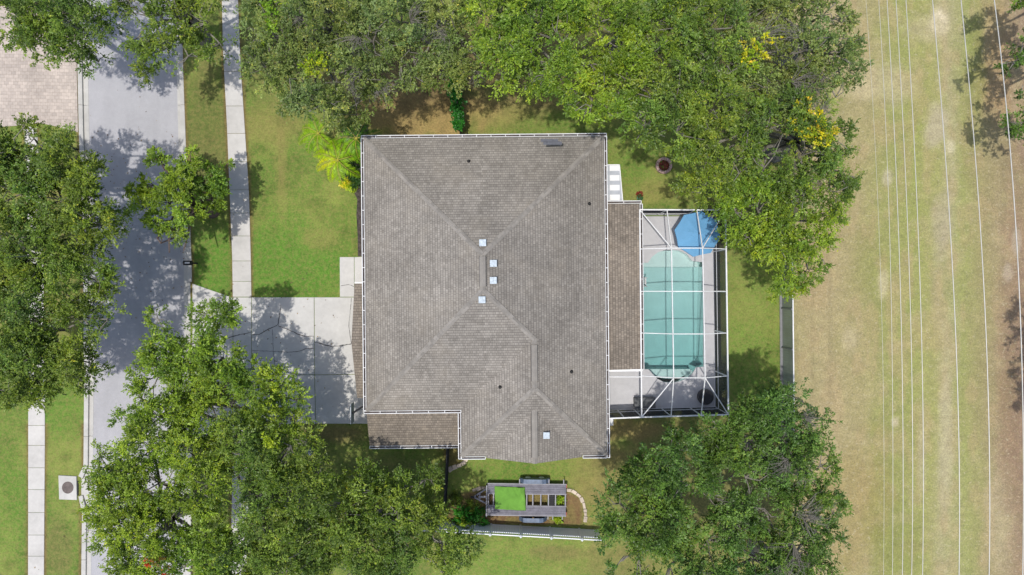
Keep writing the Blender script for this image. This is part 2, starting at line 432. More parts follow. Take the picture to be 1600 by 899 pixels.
def raw_mesh(name, V, F, C, mat, parent, domain):
    me = bpy.data.meshes.new(name)
    me.vertices.add(len(V)); me.vertices.foreach_set('co', V.astype(np.float32).ravel())
    me.loops.add(F.size); me.loops.foreach_set('vertex_index', F.astype(np.int32).ravel())
    k = F.shape[1]; me.polygons.add(len(F))
    me.polygons.foreach_set('loop_start', np.arange(0, F.size, k, dtype=np.int32))
    me.update(calc_edges=True)
    a = me.attributes.new('Col', 'FLOAT_COLOR', domain)
    a.data.foreach_set('color', np.hstack([C, np.ones((len(C), 1))]).astype(np.float32).ravel())
    me.materials.append(mat); me.validate()
    o = bpy.data.objects.new(name, me); COL.objects.link(o); o.parent = parent
    return o
def sm(a, b, x): t = np.clip((x - a) / (b - a), 0, 1); return t * t * (3 - 2 * t)
def blob(PX, PY, n, cx, cy, rx, ry, soft=0.6):
    d = np.hypot((PX - cx) / rx, (PY - cy) / ry) + (n - 0.5) * 1.1
    return 1 - sm(1 - soft / 2, 1 + soft / 2, d)
def mixc(C, c, w): return C * (1 - w[:, None]) + np.array(c)[None] * w[:, None]

GRN, YEL, LUSH, TAN, BRN = lin(108, 134, 50), lin(138, 149, 68), lin(90, 138, 38), lin(176, 146, 92), lin(122, 98, 68)
DKG = lin(84, 108, 36)
def lawn_col(PX, PY, X, Y):
    P = np.stack([X, Y], 1); n = fbm(P * 0.45 + 5, 5); n2 = fbm(P * 1.1 + 40, 4)
    C = np.tile(np.array(GRN), (len(X), 1)).astype(float)
    C = mixc(C, YEL, sm(0.42, 0.66, n))
    C = mixc(C, DKG, sm(0.55, 0.75, n2) * 0.6)
    for cx, cy, rx, ry, c, w in [
        (440, 415, 85, 75, LUSH, 0.85), (330, 420, 50, 55, LUSH, 0.8), (520, 430, 60, 40, LUSH, 0.6),
        (325, 215, 38, 110, BRN, 0.45), (325, 160, 38, 60, DKG, 0.35),
        (440, 260, 9, 70, TAN, 0.35), (500, 375, 28, 16, TAN, 0.35), (425, 195, 60, 30, TAN, 0.35), (470, 330, 90, 40, YEL, 0.2),
        (645, 175, 110, 55, TAN, 1.0), (610, 140, 70, 60, BRN, 0.5), (780, 175, 70, 26, TAN, 0.5), (860, 200, 60, 26, GRN, 0.7),
        (970, 250, 40, 50, YEL, 0.6), (1010, 300, 50, 16, TAN, 0.3), (985, 270, 25, 30, LUSH, 0.4), (1150, 330, 50, 60, BRN, 0.4),
        (1178, 480, 50, 90, YEL, 0.8), (1195, 420, 30, 60, LUSH, 0.35), (1170, 560, 40, 60, LUSH, 0.4),
        (830, 735, 130, 24, LUSH, 0.45), (925, 745, 40, 60, TAN, 0.5), (985, 672, 45, 16, TAN, 0.7), (880, 730, 50, 20, YEL, 0.5),
        (520, 678, 70, 15, BRN, 0.7), (630, 690, 70, 30, LUSH, 0.4), (600, 730, 60, 20, BRN, 0.3),
        (830, 880, 110, 40, YEL, 0.6), (870, 865, 40, 12, BRN, 0.5), (790, 885, 60, 20, LUSH, 0.4), (970, 880, 60, 30, BRN, 0.4),
        (95, 680, 30, 60, YEL, 0.35), (90, 860, 22, 45, BRN, 0.4), (20, 800, 40, 80, LUSH, 0.4), (90, 640, 30, 40, LUSH, 0.5),
        (0, 100, 50, 80, BRN, 0.4), (700, 100, 160, 60, BRN, 0.8), (900, 90, 200, 70, BRN, 0.6), (1180, 120, 120, 120, BRN, 0.7),
        (480, 90, 110, 70, BRN, 0.5), (60, 400, 70, 160, BRN, 0.4), (1120, 760, 170, 120, BRN, 0.6), (590, 830, 100, 40, BRN, 0.5)]:
        C = mixc(C, c, blob(PX, PY, n2, cx, cy, rx, ry, 0.9) * w)
    # planting bed round the trailer and by the black fence
    bed = (sm(697, 702, PX) * (1 - sm(906, 914, PX)) * sm(0, 5, PY - np.interp(PX, [700, 745, 885, 905, 916], [772, 765, 765, 776, 800])))
    bed *= (1 - sm(818, 824, PY))
    C = mixc(C, lin(128, 94, 66), np.clip(bed, 0, 1) * (0.72 + 0.28 * sm(0.35, 0.6, n2)))
    C = mixc(C, lin(96, 88, 48), blob(PX, PY, n2, 728, 795, 26, 22, 0.8) * 0.6)
    bed2 = blob(PX, PY, n2 * 0.3 + 0.35, 708, 708, 16, 22, 0.3); C = mixc(C, lin(110, 92, 55), bed2 * 0.8)
    for ln_, sgn in ((walk_L, -1), (walk_R, 1), (lw_L, -1), (lw_R, 1), (kerb_L_out, -1), (kerb_R_out, 1)):
        dx = (PX - np.interp(PY, [p[1] for p in ln_], [p[0] for p in ln_])) * sgn
        C = mixc(C, lin(120, 86, 58), (1 - sm(1.5, 4.5 + 3 * n2, dx)) * (dx > -6) * .75 * ((PY < 466) | (PY > 660)))
    return C * np.array([.82, .88, .86])
def lawn_h(PX, PY, X, Y):
    kl = np.interp(PY, [p[1] for p in kerb_L_out], [p[0] for p in kerb_L_out]); kr = np.interp(PY, [p[1] for p in kerb_R_out], [p[0] for p in kerb_R_out])
    inside = ((PX > kl + 3.5) & (PX < kr - 3.5)) | ((PX > 126) & (PX < 140) & (PY > 742) & (PY < 788)) | ((PX > 129) & (PX < 140) & (PY > 731) & (PY < 799))
    z = (fbm(np.stack([X, Y], 1) * 0.7 + 3, 3) - 0.5) * 0.03
    return np.where(inside, -0.2, np.minimum(z, 0.012))
deck_hole = lambda px, py: (px > 952) & (px < 1112) & (py > 345) & (py < 632)
ln = grid('lawn', -60, 1240, -60, 960, 0.16, lawn_col, lawn_h, M['lawn'], deck_hole)
tag(ln, kind='structure')
def field_col(PX, PY, X, Y):
    P = np.stack([X, Y * 0.35], 1); n = fbm(P * 0.5 + 11, 5); n2 = fbm(np.stack([X, Y], 1) * 1.0 + 71, 4)
    xs = PX + (n - 0.5) * 55
    stops = [1240, 1290, 1345, 1375, 1420, 1455, 1475, 1505, 1535, 1565, 1600, 1700]
    cols = np.array([lin(172, 162, 116), lin(174, 160, 118), lin(168, 158, 110), lin(154, 156, 92), lin(152, 158, 86), lin(162, 162, 98), lin(174, 168, 124),
                     lin(156, 160, 94), lin(158, 150, 100), lin(164, 146, 112), lin(156, 132, 110), lin(130, 112, 92)])
    C = np.stack([np.interp(xs, stops, cols[:, k]) for k in range(3)], 1)
    C = mixc(C, lin(182, 168, 124), sm(0.56, 0.78, n2) * 0.45)
    C = mixc(C, lin(140, 140, 78), sm(0.52, 0.72, n) * 0.30); C = mixc(C, lin(186, 160, 122), sm(0.48, 0.7, fbm(P * 1.7 + 31, 3)) * .35)
    for cx, cy, rx, ry, c, w in [
        (1468, 30, 14, 22, lin(228, 215, 185), 0.9), (1450, 45, 40, 20, lin(190, 178, 140), 0.6), (1463, 195, 16, 32, lin(190, 178, 150), 0.8),
        (1484, 230, 8, 12, lin(225, 215, 180), 0.7), (1470, 350, 16, 46, lin(178, 166, 140), 0.6), (1380, 445, 8, 18, lin(200, 188, 150), 0.8),
        (1380, 130, 50, 30, lin(195, 182, 145), 0.55), (1340, 142, 30, 14, lin(205, 190, 150), 0.5), (1387, 278, 8, 12, lin(195, 185, 155), 0.7),
        (1327, 530, 14, 22, lin(195, 180, 145), 0.6), (1478, 680, 10, 110, lin(190, 180, 145), 0.6), (1440, 710, 6, 60, lin(185, 175, 140), 0.5),
        (1399, 660, 6, 8, lin(205, 190, 165), 0.7), (1575, 425, 7, 14, lin(215, 205, 180), 0.7), (1588, 380, 6, 20, lin(215, 205, 180), 0.7),
        (1565, 820, 22, 90, lin(190, 175, 140), 0.5), (1555, 100, 28, 90, lin(178, 145, 105), 0.6), (1525, 80, 14, 90, lin(130, 145, 65), 0.5),
        (1585, 600, 25, 260, lin(140, 108, 88), 0.5), (1270, 420, 30, 60, lin(180, 158, 118), 0.6), (1330, 800, 60, 100, lin(158, 140, 82), 0.5), (1400, 850, 40, 60, lin(130, 138, 62), 0.5)]:
        C = mixc(C, c, blob(PX, PY, n2, cx, cy, rx, ry, 1.0) * w)
    return C * np.array([.84, .83, .80])
fl = grid('field', 1240, 1660, -60, 960, 0.16, field_col, lambda PX, PY, X, Y: (fbm(np.stack([X, Y], 1) * 0.7 + 3, 3) - 0.5) * 0.03 - 0.0, M['field'])
tag(fl, kind='structure')
# the land beyond, out to the horizon
a0 = at(-60, 960); a1 = at(1660, -60); B = 1500.0
gm = MB()
fx = at(1240, 0).x
for (x0, y0, x1, y1) in ((-B, -B, fx, a0.y), (-B, a1.y, fx, B), (-B, a0.y, a0.x, a1.y), (fx, -B, a1.x, a0.y), (fx, a1.y, a1.x, B), (a1.x, -B, a1.x + 8, B), (a1.x + 8, -B, B, B)):
    gm.quad([(x0, y0, -0.01), (x1, y0, -0.01), (x1, y1, -0.01), (x0, y1, -0.01)])
g = gm.build('ground', M['lawn']); tag(g, kind='structure')
ca = g.data.attributes.new('Col', 'FLOAT_COLOR', 'POINT')
for i, d in enumerate(ca.data): d.color = (tuple(c * .84 for c in GRN) if i < 12 or i >= 24 else tuple(c * .8 for c in lin(160, 154, 104))) + (1,)

# ------------------------------------------------------------------ road, kerbs, pavements
def strip(mb, L, Rr, z0, z1, joint=None, gap=0.02, ymin=None, ymax=None):
    """slabs between two pixel polylines; joint = list of py where it is cut"""
    for a, b in zip(joint[:-1], joint[1:]):
        g_ = gap * S / 2; ys = [a + g_] + [y for _, y in L if a + g_ < y < b - g_] + [b - g_]
        left = [at(interp(L, y), y) for y in ys]; right = [at(interp(Rr, y), y) for y in ys]
        mb.prism([(p.x, p.y) for p in left + right[::-1]], z0, z1)
mb = MB(); strip(mb, [(p[0] - 1, p[1]) for p in kerb_L_in], [(p[0] + 1, p[1]) for p in kerb_R_in], -0.3, -0.10, [-59, 959], 0)
tag(mb.build('road', M['asphalt']), kind='structure')
def offs(line, d): return [(p[0] + d, p[1]) for p in line]
def ys_range(a, b, st): return list(np.arange(a, b, st)) + [b]
# kerb with a low gutter pan
mb = MB()
strip(mb, kerb_R_in, [(p[0] - 7, p[1]) for p in kerb_R_out], -0.3, -0.085, ys_range(-58, 958, 74), 0.012)
strip(mb, [(p[0] - 6.9, p[1]) for p in kerb_R_out], kerb_R_out, -0.3, 0.02, ys_range(-58, 441, 74), 0.012)
strip(mb, [(p[0] - 6.9, p[1]) for p in kerb_R_out], kerb_R_out, -0.3, -0.03, ys_range(441.2, 692, 74), 0.012)
strip(mb, [(p[0] - 6.9, p[1]) for p in kerb_R_out], kerb_R_out, -0.3, 0.02, ys_range(692.2, 958, 74), 0.012)
tag(mb.build('kerb', M['kerb'], bevel=0.02), kind='structure')
mb = MB()
strip(mb, [(p[0] + 7, p[1]) for p in kerb_L_out], kerb_L_in, -0.3, -0.085, ys_range(-58, 958, 74), 0.012)
strip(mb, kerb_L_out, [(p[0] + 6.9, p[1]) for p in kerb_L_out], -0.3, 0.02, ys_range(-58, 728, 74), 0.012)
strip(mb, kerb_L_out, [(p[0] + 6.9, p[1]) for p in kerb_L_out], -0.3, 0.02, ys_range(801, 958, 74), 0.012)
for pl in ([(130, 728.5), (136.5, 728.5), (129, 748), (122.5, 744)], [(122.5, 776), (129, 774), (135, 800.5), (128, 800.5)]):
    mb.prism([tuple(at(x, y).xy) for x, y in pl], -0.3, 0.02)
pl = [(129.4, 748), (137.2, 729), (137.2, 800), (129.2, 774), (124, 775), (124, 746)]
mb.prism([tuple(at(x, y).xy) for x, y in pl], -0.3, -0.07)
tag(mb.build('kerb', M['kerb'], bevel=0.02), kind='structure')

mb = MB(); strip(mb, walk_L, walk_R, -0.08, 0.035, [-58, -10, 38, 71, 112, 166, 209, 253, 297, 333, 369, 408, 440, 464.2], 0.022)
strip(mb, walk_L, walk_R, -0.08, 0.035, [663, 705, 747, 789, 831, 873, 915, 958], 0.022)
tag(mb.build('sidewalk', M['conc'], bevel=0.012), kind='structure')
mb = MB(); strip(mb, lw_L, lw_R, -0.08, 0.035, [198, 240, 282, 324, 366, 408, 450, 492, 534, 576, 635, 665, 696, 731, 765, 801, 836, 869, 905, 958], 0.022)
tag(mb.build('sidewalk', M['conc'], bevel=0.012), kind='structure')
# driveway slabs
mb = MB(); gp = 0.35
def slab(pts, z=0.035): mb.prism([tuple(at(x, y).xy) for x, y in pts], -0.08, z)
slab([(301, 443.5), (361.5, 464.8), (363.6, 465), (364.2, 585.5), (301.2, 585.5)])
slab([(301.3, 586.3), (364.2, 586.3), (364, 662), (300.8, 690)])
slab([(364.6, 464.9), (392.8, 464.9), (392.8, 585.5), (364.8, 585.5)])
slab([(364.8, 586.3), (392.8, 586.3), (391.7, 662.3), (364.5, 662.3)])
slab([(393.6, 464.9), (490.7, 464.9), (491.2, 585.5), (393.6, 585.5)])
slab([(491.5, 464.9), (576, 464.9), (576, 584.6), (492, 585.5)])
slab([(393.6, 586.3), (491.3, 586.3), (493, 662.3), (392.6, 662.3)])
slab([(492.3, 586.3), (576, 585.4), (576, 662), (493.8, 662)])
dw = mb.build('driveway', M['drive'], bevel=0.012); tag(dw, kind='structure')
mb = MB()
slab([(531, 402), (553.3, 402), (553.6, 464), (531.3, 464)]); slab([(554, 402), (578, 401.5), (578, 464), (554.2, 464)])
tag(mb.build('path', M['drive'], bevel=0.012), kind='structure')
mb = MB()
def ribbon(mb, pts, w, z, jit=0.0):
    P = [at(x, y, z) for x, y in pts]; Q = []
    for a, b in zip(P[:-1], P[1:]):
        n = max(2, int((b - a).length / 0.12))
        Q += [a + (b - a) * (i / n) + Vector((random.uniform(-jit, jit), random.uniform(-jit, jit), 0)) for i in range(n)]
    Q.append(P[-1])
    for a, b in zip(Q[:-1], Q[1:]):
        d = (b - a).normalized(); s_ = Vector((-d.y, d.x, 0)) * (w / 2 * random.uniform(0.6, 1.3))
        mb.quad([a - s_, b - s_, b + s_, a + s_])
for pts, w in (([(335, 538), (350, 531), (366, 525), (392, 519.5)], .05), ([(394, 523.5), (405, 523), (420, 514), (433, 508.5)], .05),
               ([(434, 508.5), (437, 492), (439, 477)], .045), ([(434.5, 509), (450, 515), (465, 522), (477, 526), (490.5, 525.5)], .05),
               ([(492, 534.5), (505, 538.5), (517, 541.5), (530, 541), (549, 537.5)], .05), ([(549, 537), (545, 510), (547, 490), (549, 466)], .03),
               ([(394, 548), (425, 549), (450, 550.5), (465, 549.5), (478, 545), (490, 544.5)], .035), ([(426, 515), (427, 550), (431, 583)], .025),
               ([(533, 446.5), (545, 445), (553, 448)], .03)):
    ribbon(mb, pts, w, 0.039, 0.014)
tag(mb.build('driveway_cracks', M['joint']), kind='structure')
mb = MB()
mb.prism([tuple(at(x, y).xy) for x, y in [(-59, 10), (118.8, 10), (120, 100), (122.3, 207), (80, 196), (60, 192), (40, 196), (-59, 202)]], -0.08, 0.03)
tag(mb.build('driveway', M['pavers']), kind='structure')
mb = MB()
mb.prism([tuple(at(x, y).xy) for x, y in [(533, 196), (575, 196), (582, 395), (579, 401), (559.5, 401), (559, 370), (557, 335), (558.5, 312), (553, 300), (541, 291), (533, 280), (530, 245)]], -0.06, 0.03)
mulch = mb.build('mulch_bed', M['mulch']); tag(mulch, kind='structure')

# storm drain inlet
t = empty('storm_inlet', at(107, 762), 0, 'square concrete storm drain inlet with a round rusty lid beside the left kerb', 'storm drain')
def rel(o, px, py, z=0.0): return at(px, py, z) - Vector(o.location)
mb = MB(); P = [rel(t, x, y) for x, y in [(92.5, 742.5), (120.6, 744), (121.2, 781), (93.6, 780)]]
mb.prism([(p.x, p.y) for p in P], -0.2, 0.09); mb.build('slab', M['kerb'], t, bevel=0.02)
c = rel(t, 107.3, 761.5); mb = MB(); mb.prism([(c.x + .37 * math.cos(a * math.pi / 16), c.y + .39 * math.sin(a * math.pi / 16)) for a in range(32)], 0.088, 0.105)
mb.build('manhole_lid', M['rust'], t)
mb = MB(); c = rel(t, 122.3, 763); mb.box((c.x, c.y, 0.0), (0.06, 0.95, 0.10)); mb.build('opening', M['black'], t)

# ------------------------------------------------------------------ house
TH = 0.0096
hw = at(757, 449, 3.2); HC = Vector((hw.x, hw.y, 0))
house = empty('house', HC, TH, 'one-storey house with a large grey shingle hip roof and white gutters', 'house')
def loc(px, py, z):
    w = at(px, py, z) - HC; c, s_ = math.cos(-TH), math.sin(-TH)
    return Vector((w.x * c - w.y * s_, w.x * s_ + w.y * c, z))
z0 = 3.2; PT = 0.5
nw, ne, se, sw = loc(569, 216, z0), loc(942, 214.5, z0), loc(949, 711.5, z0), loc(573, 641, z0)
ic, wsw = loc(720, 641, z0), loc(722, 712.5, z0)
x0 = (nw.x + sw.x) / 2; x1 = (ne.x + se.x) / 2; y1 = (nw.y + ne.y) / 2; yS = (sw.y + ic.y) / 2; xw = (ic.x + wsw.x) / 2; yW = (se.y + wsw.y) / 2
rx = (x0 + x1) / 2; hwid = (x1 - x0) / 2; zr = z0 + hwid * PT
R1 = (rx, y1 - hwid, zr); R2 = (rx, yS + hwid, zr)
wx = (xw + x1) / 2; ww = (x1 - xw) / 2; zw = z0 + ww * PT
R3 = (wx, R2[1] - (wx - rx), zw); R4 = (wx, yW + ww, zw)
A, Bc, Cc, D, E, F = (x0, y1, z0), (x1, y1, z0), (x1, yW, z0), (xw, yW, z0), (xw, yS, z0), (x0, yS, z0)
gl, gr = loc(758, 712, z0).x, loc(908, 712, z0).x; gx = wx; gh = (gr - gl) / 2; gl, gr = gx - gh, gx + gh; zg = z0 + gh * PT
def roof_z(X, Y):
    m = min(X - x0, x1 - X, y1 - Y, Y - yS); w = min(X - xw, x1 - X, Y - yW)
    z = z0 + PT * max(m, w)
    if Y < yW + gh + 0.1: z = max(z, z0 + PT * (gh - abs(X - gx)))
    return z
def on_roof(px, py):
    z = 5.0
    for _ in range(12):
        p = loc(px, py, z); z = roof_z(p.x, p.y)
    return Vector((p.x, p.y, z))
mb = MB()
mb.planar([A, Bc, R1]); mb.planar([Bc, Cc, R4, R3, R2, R1]); mb.planar([D, E, R3, R4]); mb.planar([E, F, R2, R3]); mb.planar([F, A, R1, R2])
# south hip face, cut by the cross gable
Gt = (gx, yW + gh, zg); Gf = (gx, yW - 0.12, zg); GL, GR = (gl, yW, z0), (gr, yW, z0)
mb.planar([D, GL, Gt, R4]); mb.planar([Gt, GR, Cc, R4])
mb.planar([(gl, yW - 0.12, z0), GL, Gt, Gf]); mb.planar([(gr, yW - 0.12, z0), Gf, Gt, GR])
rf = mb.build('roof', M['shingle'], house)
mb = MB()
ev = [A, Bc, Cc, D, E, F]
for i in range(6):
    a, b = ev[i], ev[(i + 1) % 6]; mb.quad([(a[0], a[1], z0 - .2), (b[0], b[1], z0 - .2), (b[0], b[1], z0 - .01), (a[0], a[1], z0 - .01)])
mb.quad([(p[0], p[1], z0 - .2) for p in ev])
mb.quad([(gl, yW - .11, z0 - .02), (gr, yW - .11, z0 - .02), (gx, yW - .11, zg - .03)])
mb.build('soffit', M['white'], house)
# cap shingles along hips and ridges
mb = MB()
def caps(a, b, w=0.29, step=0.26):
    a = Vector(a); b = Vector(b); d = b - a; L = d.length; d.normalize(); side = Vector((-d.y, d.x, 0)).normalized(); up = side.cross(d) * -1
    if up.z < 0: up = -up
    n = int(L / step)
    for i in range(n):
        p = a + d * (L * i / n); q = a + d * (L * (i + 1.18) / n)
        dz = 0.5 / math.sqrt(2) * w / 2 if abs(d.z) > 0.01 else 0.5 * w / 2
        dz *= random.uniform(0.9, 1.05); l0 = up * 0.018; l1 = up * 0.045; ww_ = w / 2 * random.uniform(0.93, 1.08)
        c0, c1 = p + l1, q + l0
        mb.quad([c0 + up * 0.02, c1 + up * 0.01, c1 + side * ww_ - Vector((0, 0, dz)) + up * .012, c0 + side * ww_ - Vector((0, 0, dz)) + up * .012])
        mb.quad([c1 + up * 0.01, c0 + up * 0.02, c0 - side * ww_ - Vector((0, 0, dz)) + up * .012, c1 - side * ww_ - Vector((0, 0, dz)) + up * .012])
for a, b in ((R1, A), (R1, Bc), (R1, R2), (R2, F), (R2, R3), (R3, R4), (R4, D), (R4, Cc), (Gt, Gf)):
    mb = MB(); caps(b, a); mb.build('ridge_cap', M['cap'], rf)
for (ya, yb, xx, zz) in ((401, 448, rx, zr), (540, 597, wx, zw), (641, 716, gx, zg)):
    a = loc(755, ya, zz).y; b = min(loc(755, yb, zz).y, a - 1); mb = MB()
    for s_ in (-1, 1):
        mb.quad([(xx, a, zz + .10), (xx, b, zz + .10), (xx + s_ * .17, b, zz + .015), (xx + s_ * .17, a, zz + .015)][::s_])
        mb.box((xx + s_ * .178, (a + b) / 2, zz - .04), (.03, abs(a - b), .09), 0, 1)
    mb.build('ridge_vent', [M['cap'], M['black']], rf)
for px, py in ((754.5, 380), (771, 412), (771, 438.5), (753.5, 468.5), (853.5, 679.5)):
    p = on_roof(px, py); mb = MB()
    mb.box((p.x, p.y, p.z + .10), (.30, .30, .22)); mb.prism([(p.x - .19, p.y - .19), (p.x + .19, p.y - .19), (p.x + .19, p.y + .19), (p.x - .19, p.y + .19)], p.z + .20, p.z + .25)
    mb.box((p.x + .0, p.y, p.z + .255), (.03, .34, .02))
    v = mb.build('box_vent', M['metal'], rf, bevel=0.008)
for px, py in ((732.5, 252.5), (920.5, 318.5), (782, 605), (892.5, 581)):
    p = on_roof(px, py); mb = MB(); mb.tube([p + Vector((0, 0, -.05)), p + Vector((0, 0, .22))], .045, 8); mb.tube([p + Vector((0, 0, -.03)), p + Vector((0, 0, .07))], [.13, .06], 8)
    mb.build('vent_pipe', M['rubber'], rf)
mb = MB()
for (a, b, c_, d_) in ((845, 217.5, 872, 222), (849, 221.5, 878, 226.5)):
    P = [on_roof(x, y) + Vector((0, 0, .012)) for x, y in ((a, b), (c_, b), (c_, d_), (a, d_))]; mb.quad(P[::-1])
mb.build('shingle_patch', M['patch'], rf)
# gutters
def gutter(p, q, out, name='gutter', parent=house):
    """trough from p to q (eave line), opening outwards along out"""
    p = Vector(p); q = Vector(q); out = Vector(out); mb = MB(); z = p.z; dn = Vector((0, 0, -1))
    mid = lambda o, k: (p + out * o + dn * k, q + out * o + dn * k)
    a, b = mid(.012, .05); mb.bar(a, b, .028, .12)
    a, b = mid(.155, .05); mb.bar(a, b, .042, .13)
    a, b = mid(.08, .105); mb.bar(a, b, .14, .012, mi=1)
    L = (q - p).length; n = max(1, int(L / .86)); d = (q - p) / n
    for i in range(n + 1):
        c = p + d * i; mb.bar(c + out * .0 + dn * .0, c + out * .16 + dn * .0, .035, .025)
    return mb.build(name, [M['white'], M['gutterin']], parent)
g_ = 0.03
gutter((x0 - .17, y1 + g_, z0), (x1 + .17, y1 + g_, z0), (0, 1, 0)); gutter((x0 - g_, y1, z0), (x0 - g_, yS, z0), (-1, 0, 0))
gutter((x1 + g_, y1, z0), (x1 + g_, yW - .17, z0), (1, 0, 0)); gutter((x0 - .17, yS - g_, z0), (xw - .02, yS - g_, z0), (0, -1, 0))
gutter((xw - g_, yS - .19, z0), (xw - g_, yW - .17, z0), (-1, 0, 0)); gutter((xw, yW - g_, z0), (gl - .05, yW - g_, z0), (0, -1, 0))
gutter((gr + .05, yW - g_, z0), (x1, yW - g_, z0), (0, -1, 0))
# walls inside the eaves
mb = MB(); e = 0.5
wp = [(x0 + e, y1 - e), (x1 - e, y1 - e), (x1 - e, yW + e), (xw + e, yW + e), (xw + e, yS + e), (x0 + e, yS + e)]
mb.prism(wp, -0.1, z0 - .21); mb.build('wall', M['stucco'], house)
def window(cx, cy, w, h, zc, nx, ny):
    """window in a wall whose outward normal is (nx,ny)"""
    tx, ty = -ny, nx; c = Vector((cx + nx * .02, cy + ny * .02, zc)); mb = MB()
    T = Vector((tx, ty, 0)); N = Vector((nx, ny, 0))
    for s_ in (-1, 1):
        mb.bar(c + T * (s_ * w / 2) + Vector((0, 0, -h / 2)), c + T * (s_ * w / 2) + Vector((0, 0, h / 2)), .08, .08, N)
        mb.bar(c + T * (-w / 2) + Vector((0, 0, s_ * h / 2)), c + T * (w / 2) + Vector((0, 0, s_ * h / 2)), .08, .08)
    mb.bar(c + T * (-w / 2), c + T * (w / 2), .05, .05)
    f = mb.build('window', M['white'], house); mb = MB(); mb.bar(c - T * (w / 2) - N * .01, c + T * (w / 2) - N * .01, .02, h - .05); mb.build('pane', M['glass'], f)
for fx in (.2, .5, .8): window(x0 + fx * (x1 - x0), y1 - e, 1.2, 1.2, 1.6, 0, 1)
for fy in (.88, .62): window(x0 + e, yS + fy * (y1 - yS), 1.6, 1.4, 1.6, -1, 0)
window(x1 - e, yW + 1.6, 1.2, 1.2, 1.6, 1, 0); window(gx, yW + e, 2.0, 1.3, 1.6, 0, -1)
# garage door in the west wall
gy = loc(571, 530, 1).y; mb = MB(); mb.box((x0 + e - .03, gy, 1.07), (.08, 4.9, 2.15)); gd = mb.build('garage_door', M['white'], house)
mb = MB()
for k in (-1, 0, 1): mb.box((x0 + e - .075, gy, 1.07 + k * .53), (.02, 4.8, .03))
for k in range(8): mb.box((x0 + e - .075, gy - 2.1 + k * .6, 1.88), (.03, .45, .28))
mb.build('door_panel_trim', M['whitedirty'], gd)
# shingled canopy over the garage door (low front gable)
a = loc(554, 443.5, 2.35); b = loc(549, 535, 3.0); c = loc(558, 622, 2.35)
xi = x0 + e; mb = MB()
mb.planar([(a.x, a.y, 2.35), (b.x, b.y, 3.0), (xi, b.y, 3.0), (xi, a.y, 2.35)]); mb.planar([(b.x, b.y, 3.0), (c.x, c.y, 2.35), (xi, c.y, 2.35), (xi, b.y, 3.0)])
mb.quad([(a.x, a.y, 2.2), (a.x, a.y, 2.34), (b.x, b.y, 2.99), (c.x, c.y, 2.34), (c.x, c.y, 2.2)], None, 1)
mb.quad([(a.x, a.y, 2.2), (xi, a.y, 2.2), (xi, a.y, 2.34), (a.x, a.y, 2.34)], None, 1); mb.quad([(c.x, c.y, 2.2), (xi, c.y, 2.2), (xi, c.y, 2.34), (c.x, c.y, 2.34)][::-1], None, 1)
mb.quad([(a.x, a.y, 2.2), (c.x, c.y, 2.2), (xi, c.y, 2.2), (xi, a.y, 2.2)], None, 1)
cano = mb.build('garage_canopy', [M['shingle_brown'], M['white']], house)
mb = MB(); mb.bar((a.x, a.y + .06, 2.34), (xi - .7, a.y + .06, 2.34), .07, .07); mb.build('trim', M['white'], cano)
# lower side roof (south-west) and its walls
pt, pb = 3.05, 2.0
tl, tr_, br_, bl = loc(571, 644, pt), loc(719, 644, pt), loc(717, 695, pb), loc(578, 697, pb)
yb_ = (bl.y + br_.y) / 2; yt_ = yS + .3
xa, xb = (tl.x + bl.x) / 2, xw + .02
mb = MB(); mb.planar([(xa, yt_, pt), (xb, yt_, pt), (xb, yb_, pb), (xa, yb_, pb)])
mb.quad([(xa, yb_, pb), (xb, yb_, pb), (xb, yb_, pb - .16), (xa, yb_, pb - .16)][::-1], None, 1)
mb.quad([(xa, yt_, pt), (xa, yb_, pb), (xa, yb_, pb - .16), (xa, yt_, pt - .16)][::-1], None, 1)
mb.quad([(xa, yt_, pt - .16), (xb, yt_, pt - .16), (xb, yb_, pb - .16), (xa, yb_, pb - .16)][::-1], None, 1)
lower = mb.build('lower_roof', [M['shingle_brown'], M['white']], house)
gutter((xa, yb_ - .03, pb - .02), (xb - .05, yb_ - .03, pb - .02), (0, -1, 0), 'gutter', lower)
mb = MB(); mb.prism([(xa + .4, yS + e - .02), (xb + e - .02, yS + e - .02), (xb + e - .02, yb_ + .4), (xa + .4, yb_ + .4)], -.1, 1.95); mb.build('wall', M['stucco'], house)
# downspout box at the south-east corner of the lanai and porch roof on the east
ea, eb = loc(950, 318.5, 3.0), loc(999, 319, 2.75); ec = loc(1001.5, 577, 2.75)
mb = MB(); xa2 = x1 - .02; xb2 = (eb.x + ec.x) / 2; ya2, yb2 = eb.y, ec.y; za, zb = 3.05, 2.75
mb.planar([(xa2, ya2, za), (xb2, ya2, zb), (xb2, yb2, zb), (xa2, yb2, za)])
mb.quad([(xb2, ya2, zb), (xb2, yb2, zb), (xb2, yb2, zb - .16), (xb2, ya2, zb - .16)][::-1], None, 1)
mb.quad([(xa2, ya2, za), (xb2, ya2, zb), (xb2, ya2, zb - .16), (xa2, ya2, za - .16)], None, 1)
mb.quad([(xa2, yb2, za), (xb2, yb2, zb), (xb2, yb2, zb - .16), (xa2, yb2, za - .16)][::-1], None, 1)
mb.quad([(xa2, ya2, za - .16), (xb2, ya2, zb - .16), (xb2, yb2, zb - .16), (xa2, yb2, za - .16)], None, 1)
porch = mb.build('porch_roof', [M['shingle_brown'], M['white']], house)
gutter((xa2 + .2, ya2 + .03, zb + .06), (xb2 + .1, ya2 + .03, zb + .06), (0, 1, 0), 'gutter', porch)
gutter((xb2 + .03, ya2, zb), (xb2 + .03, yb2, zb), (1, 0, 0), 'gutter', porch)
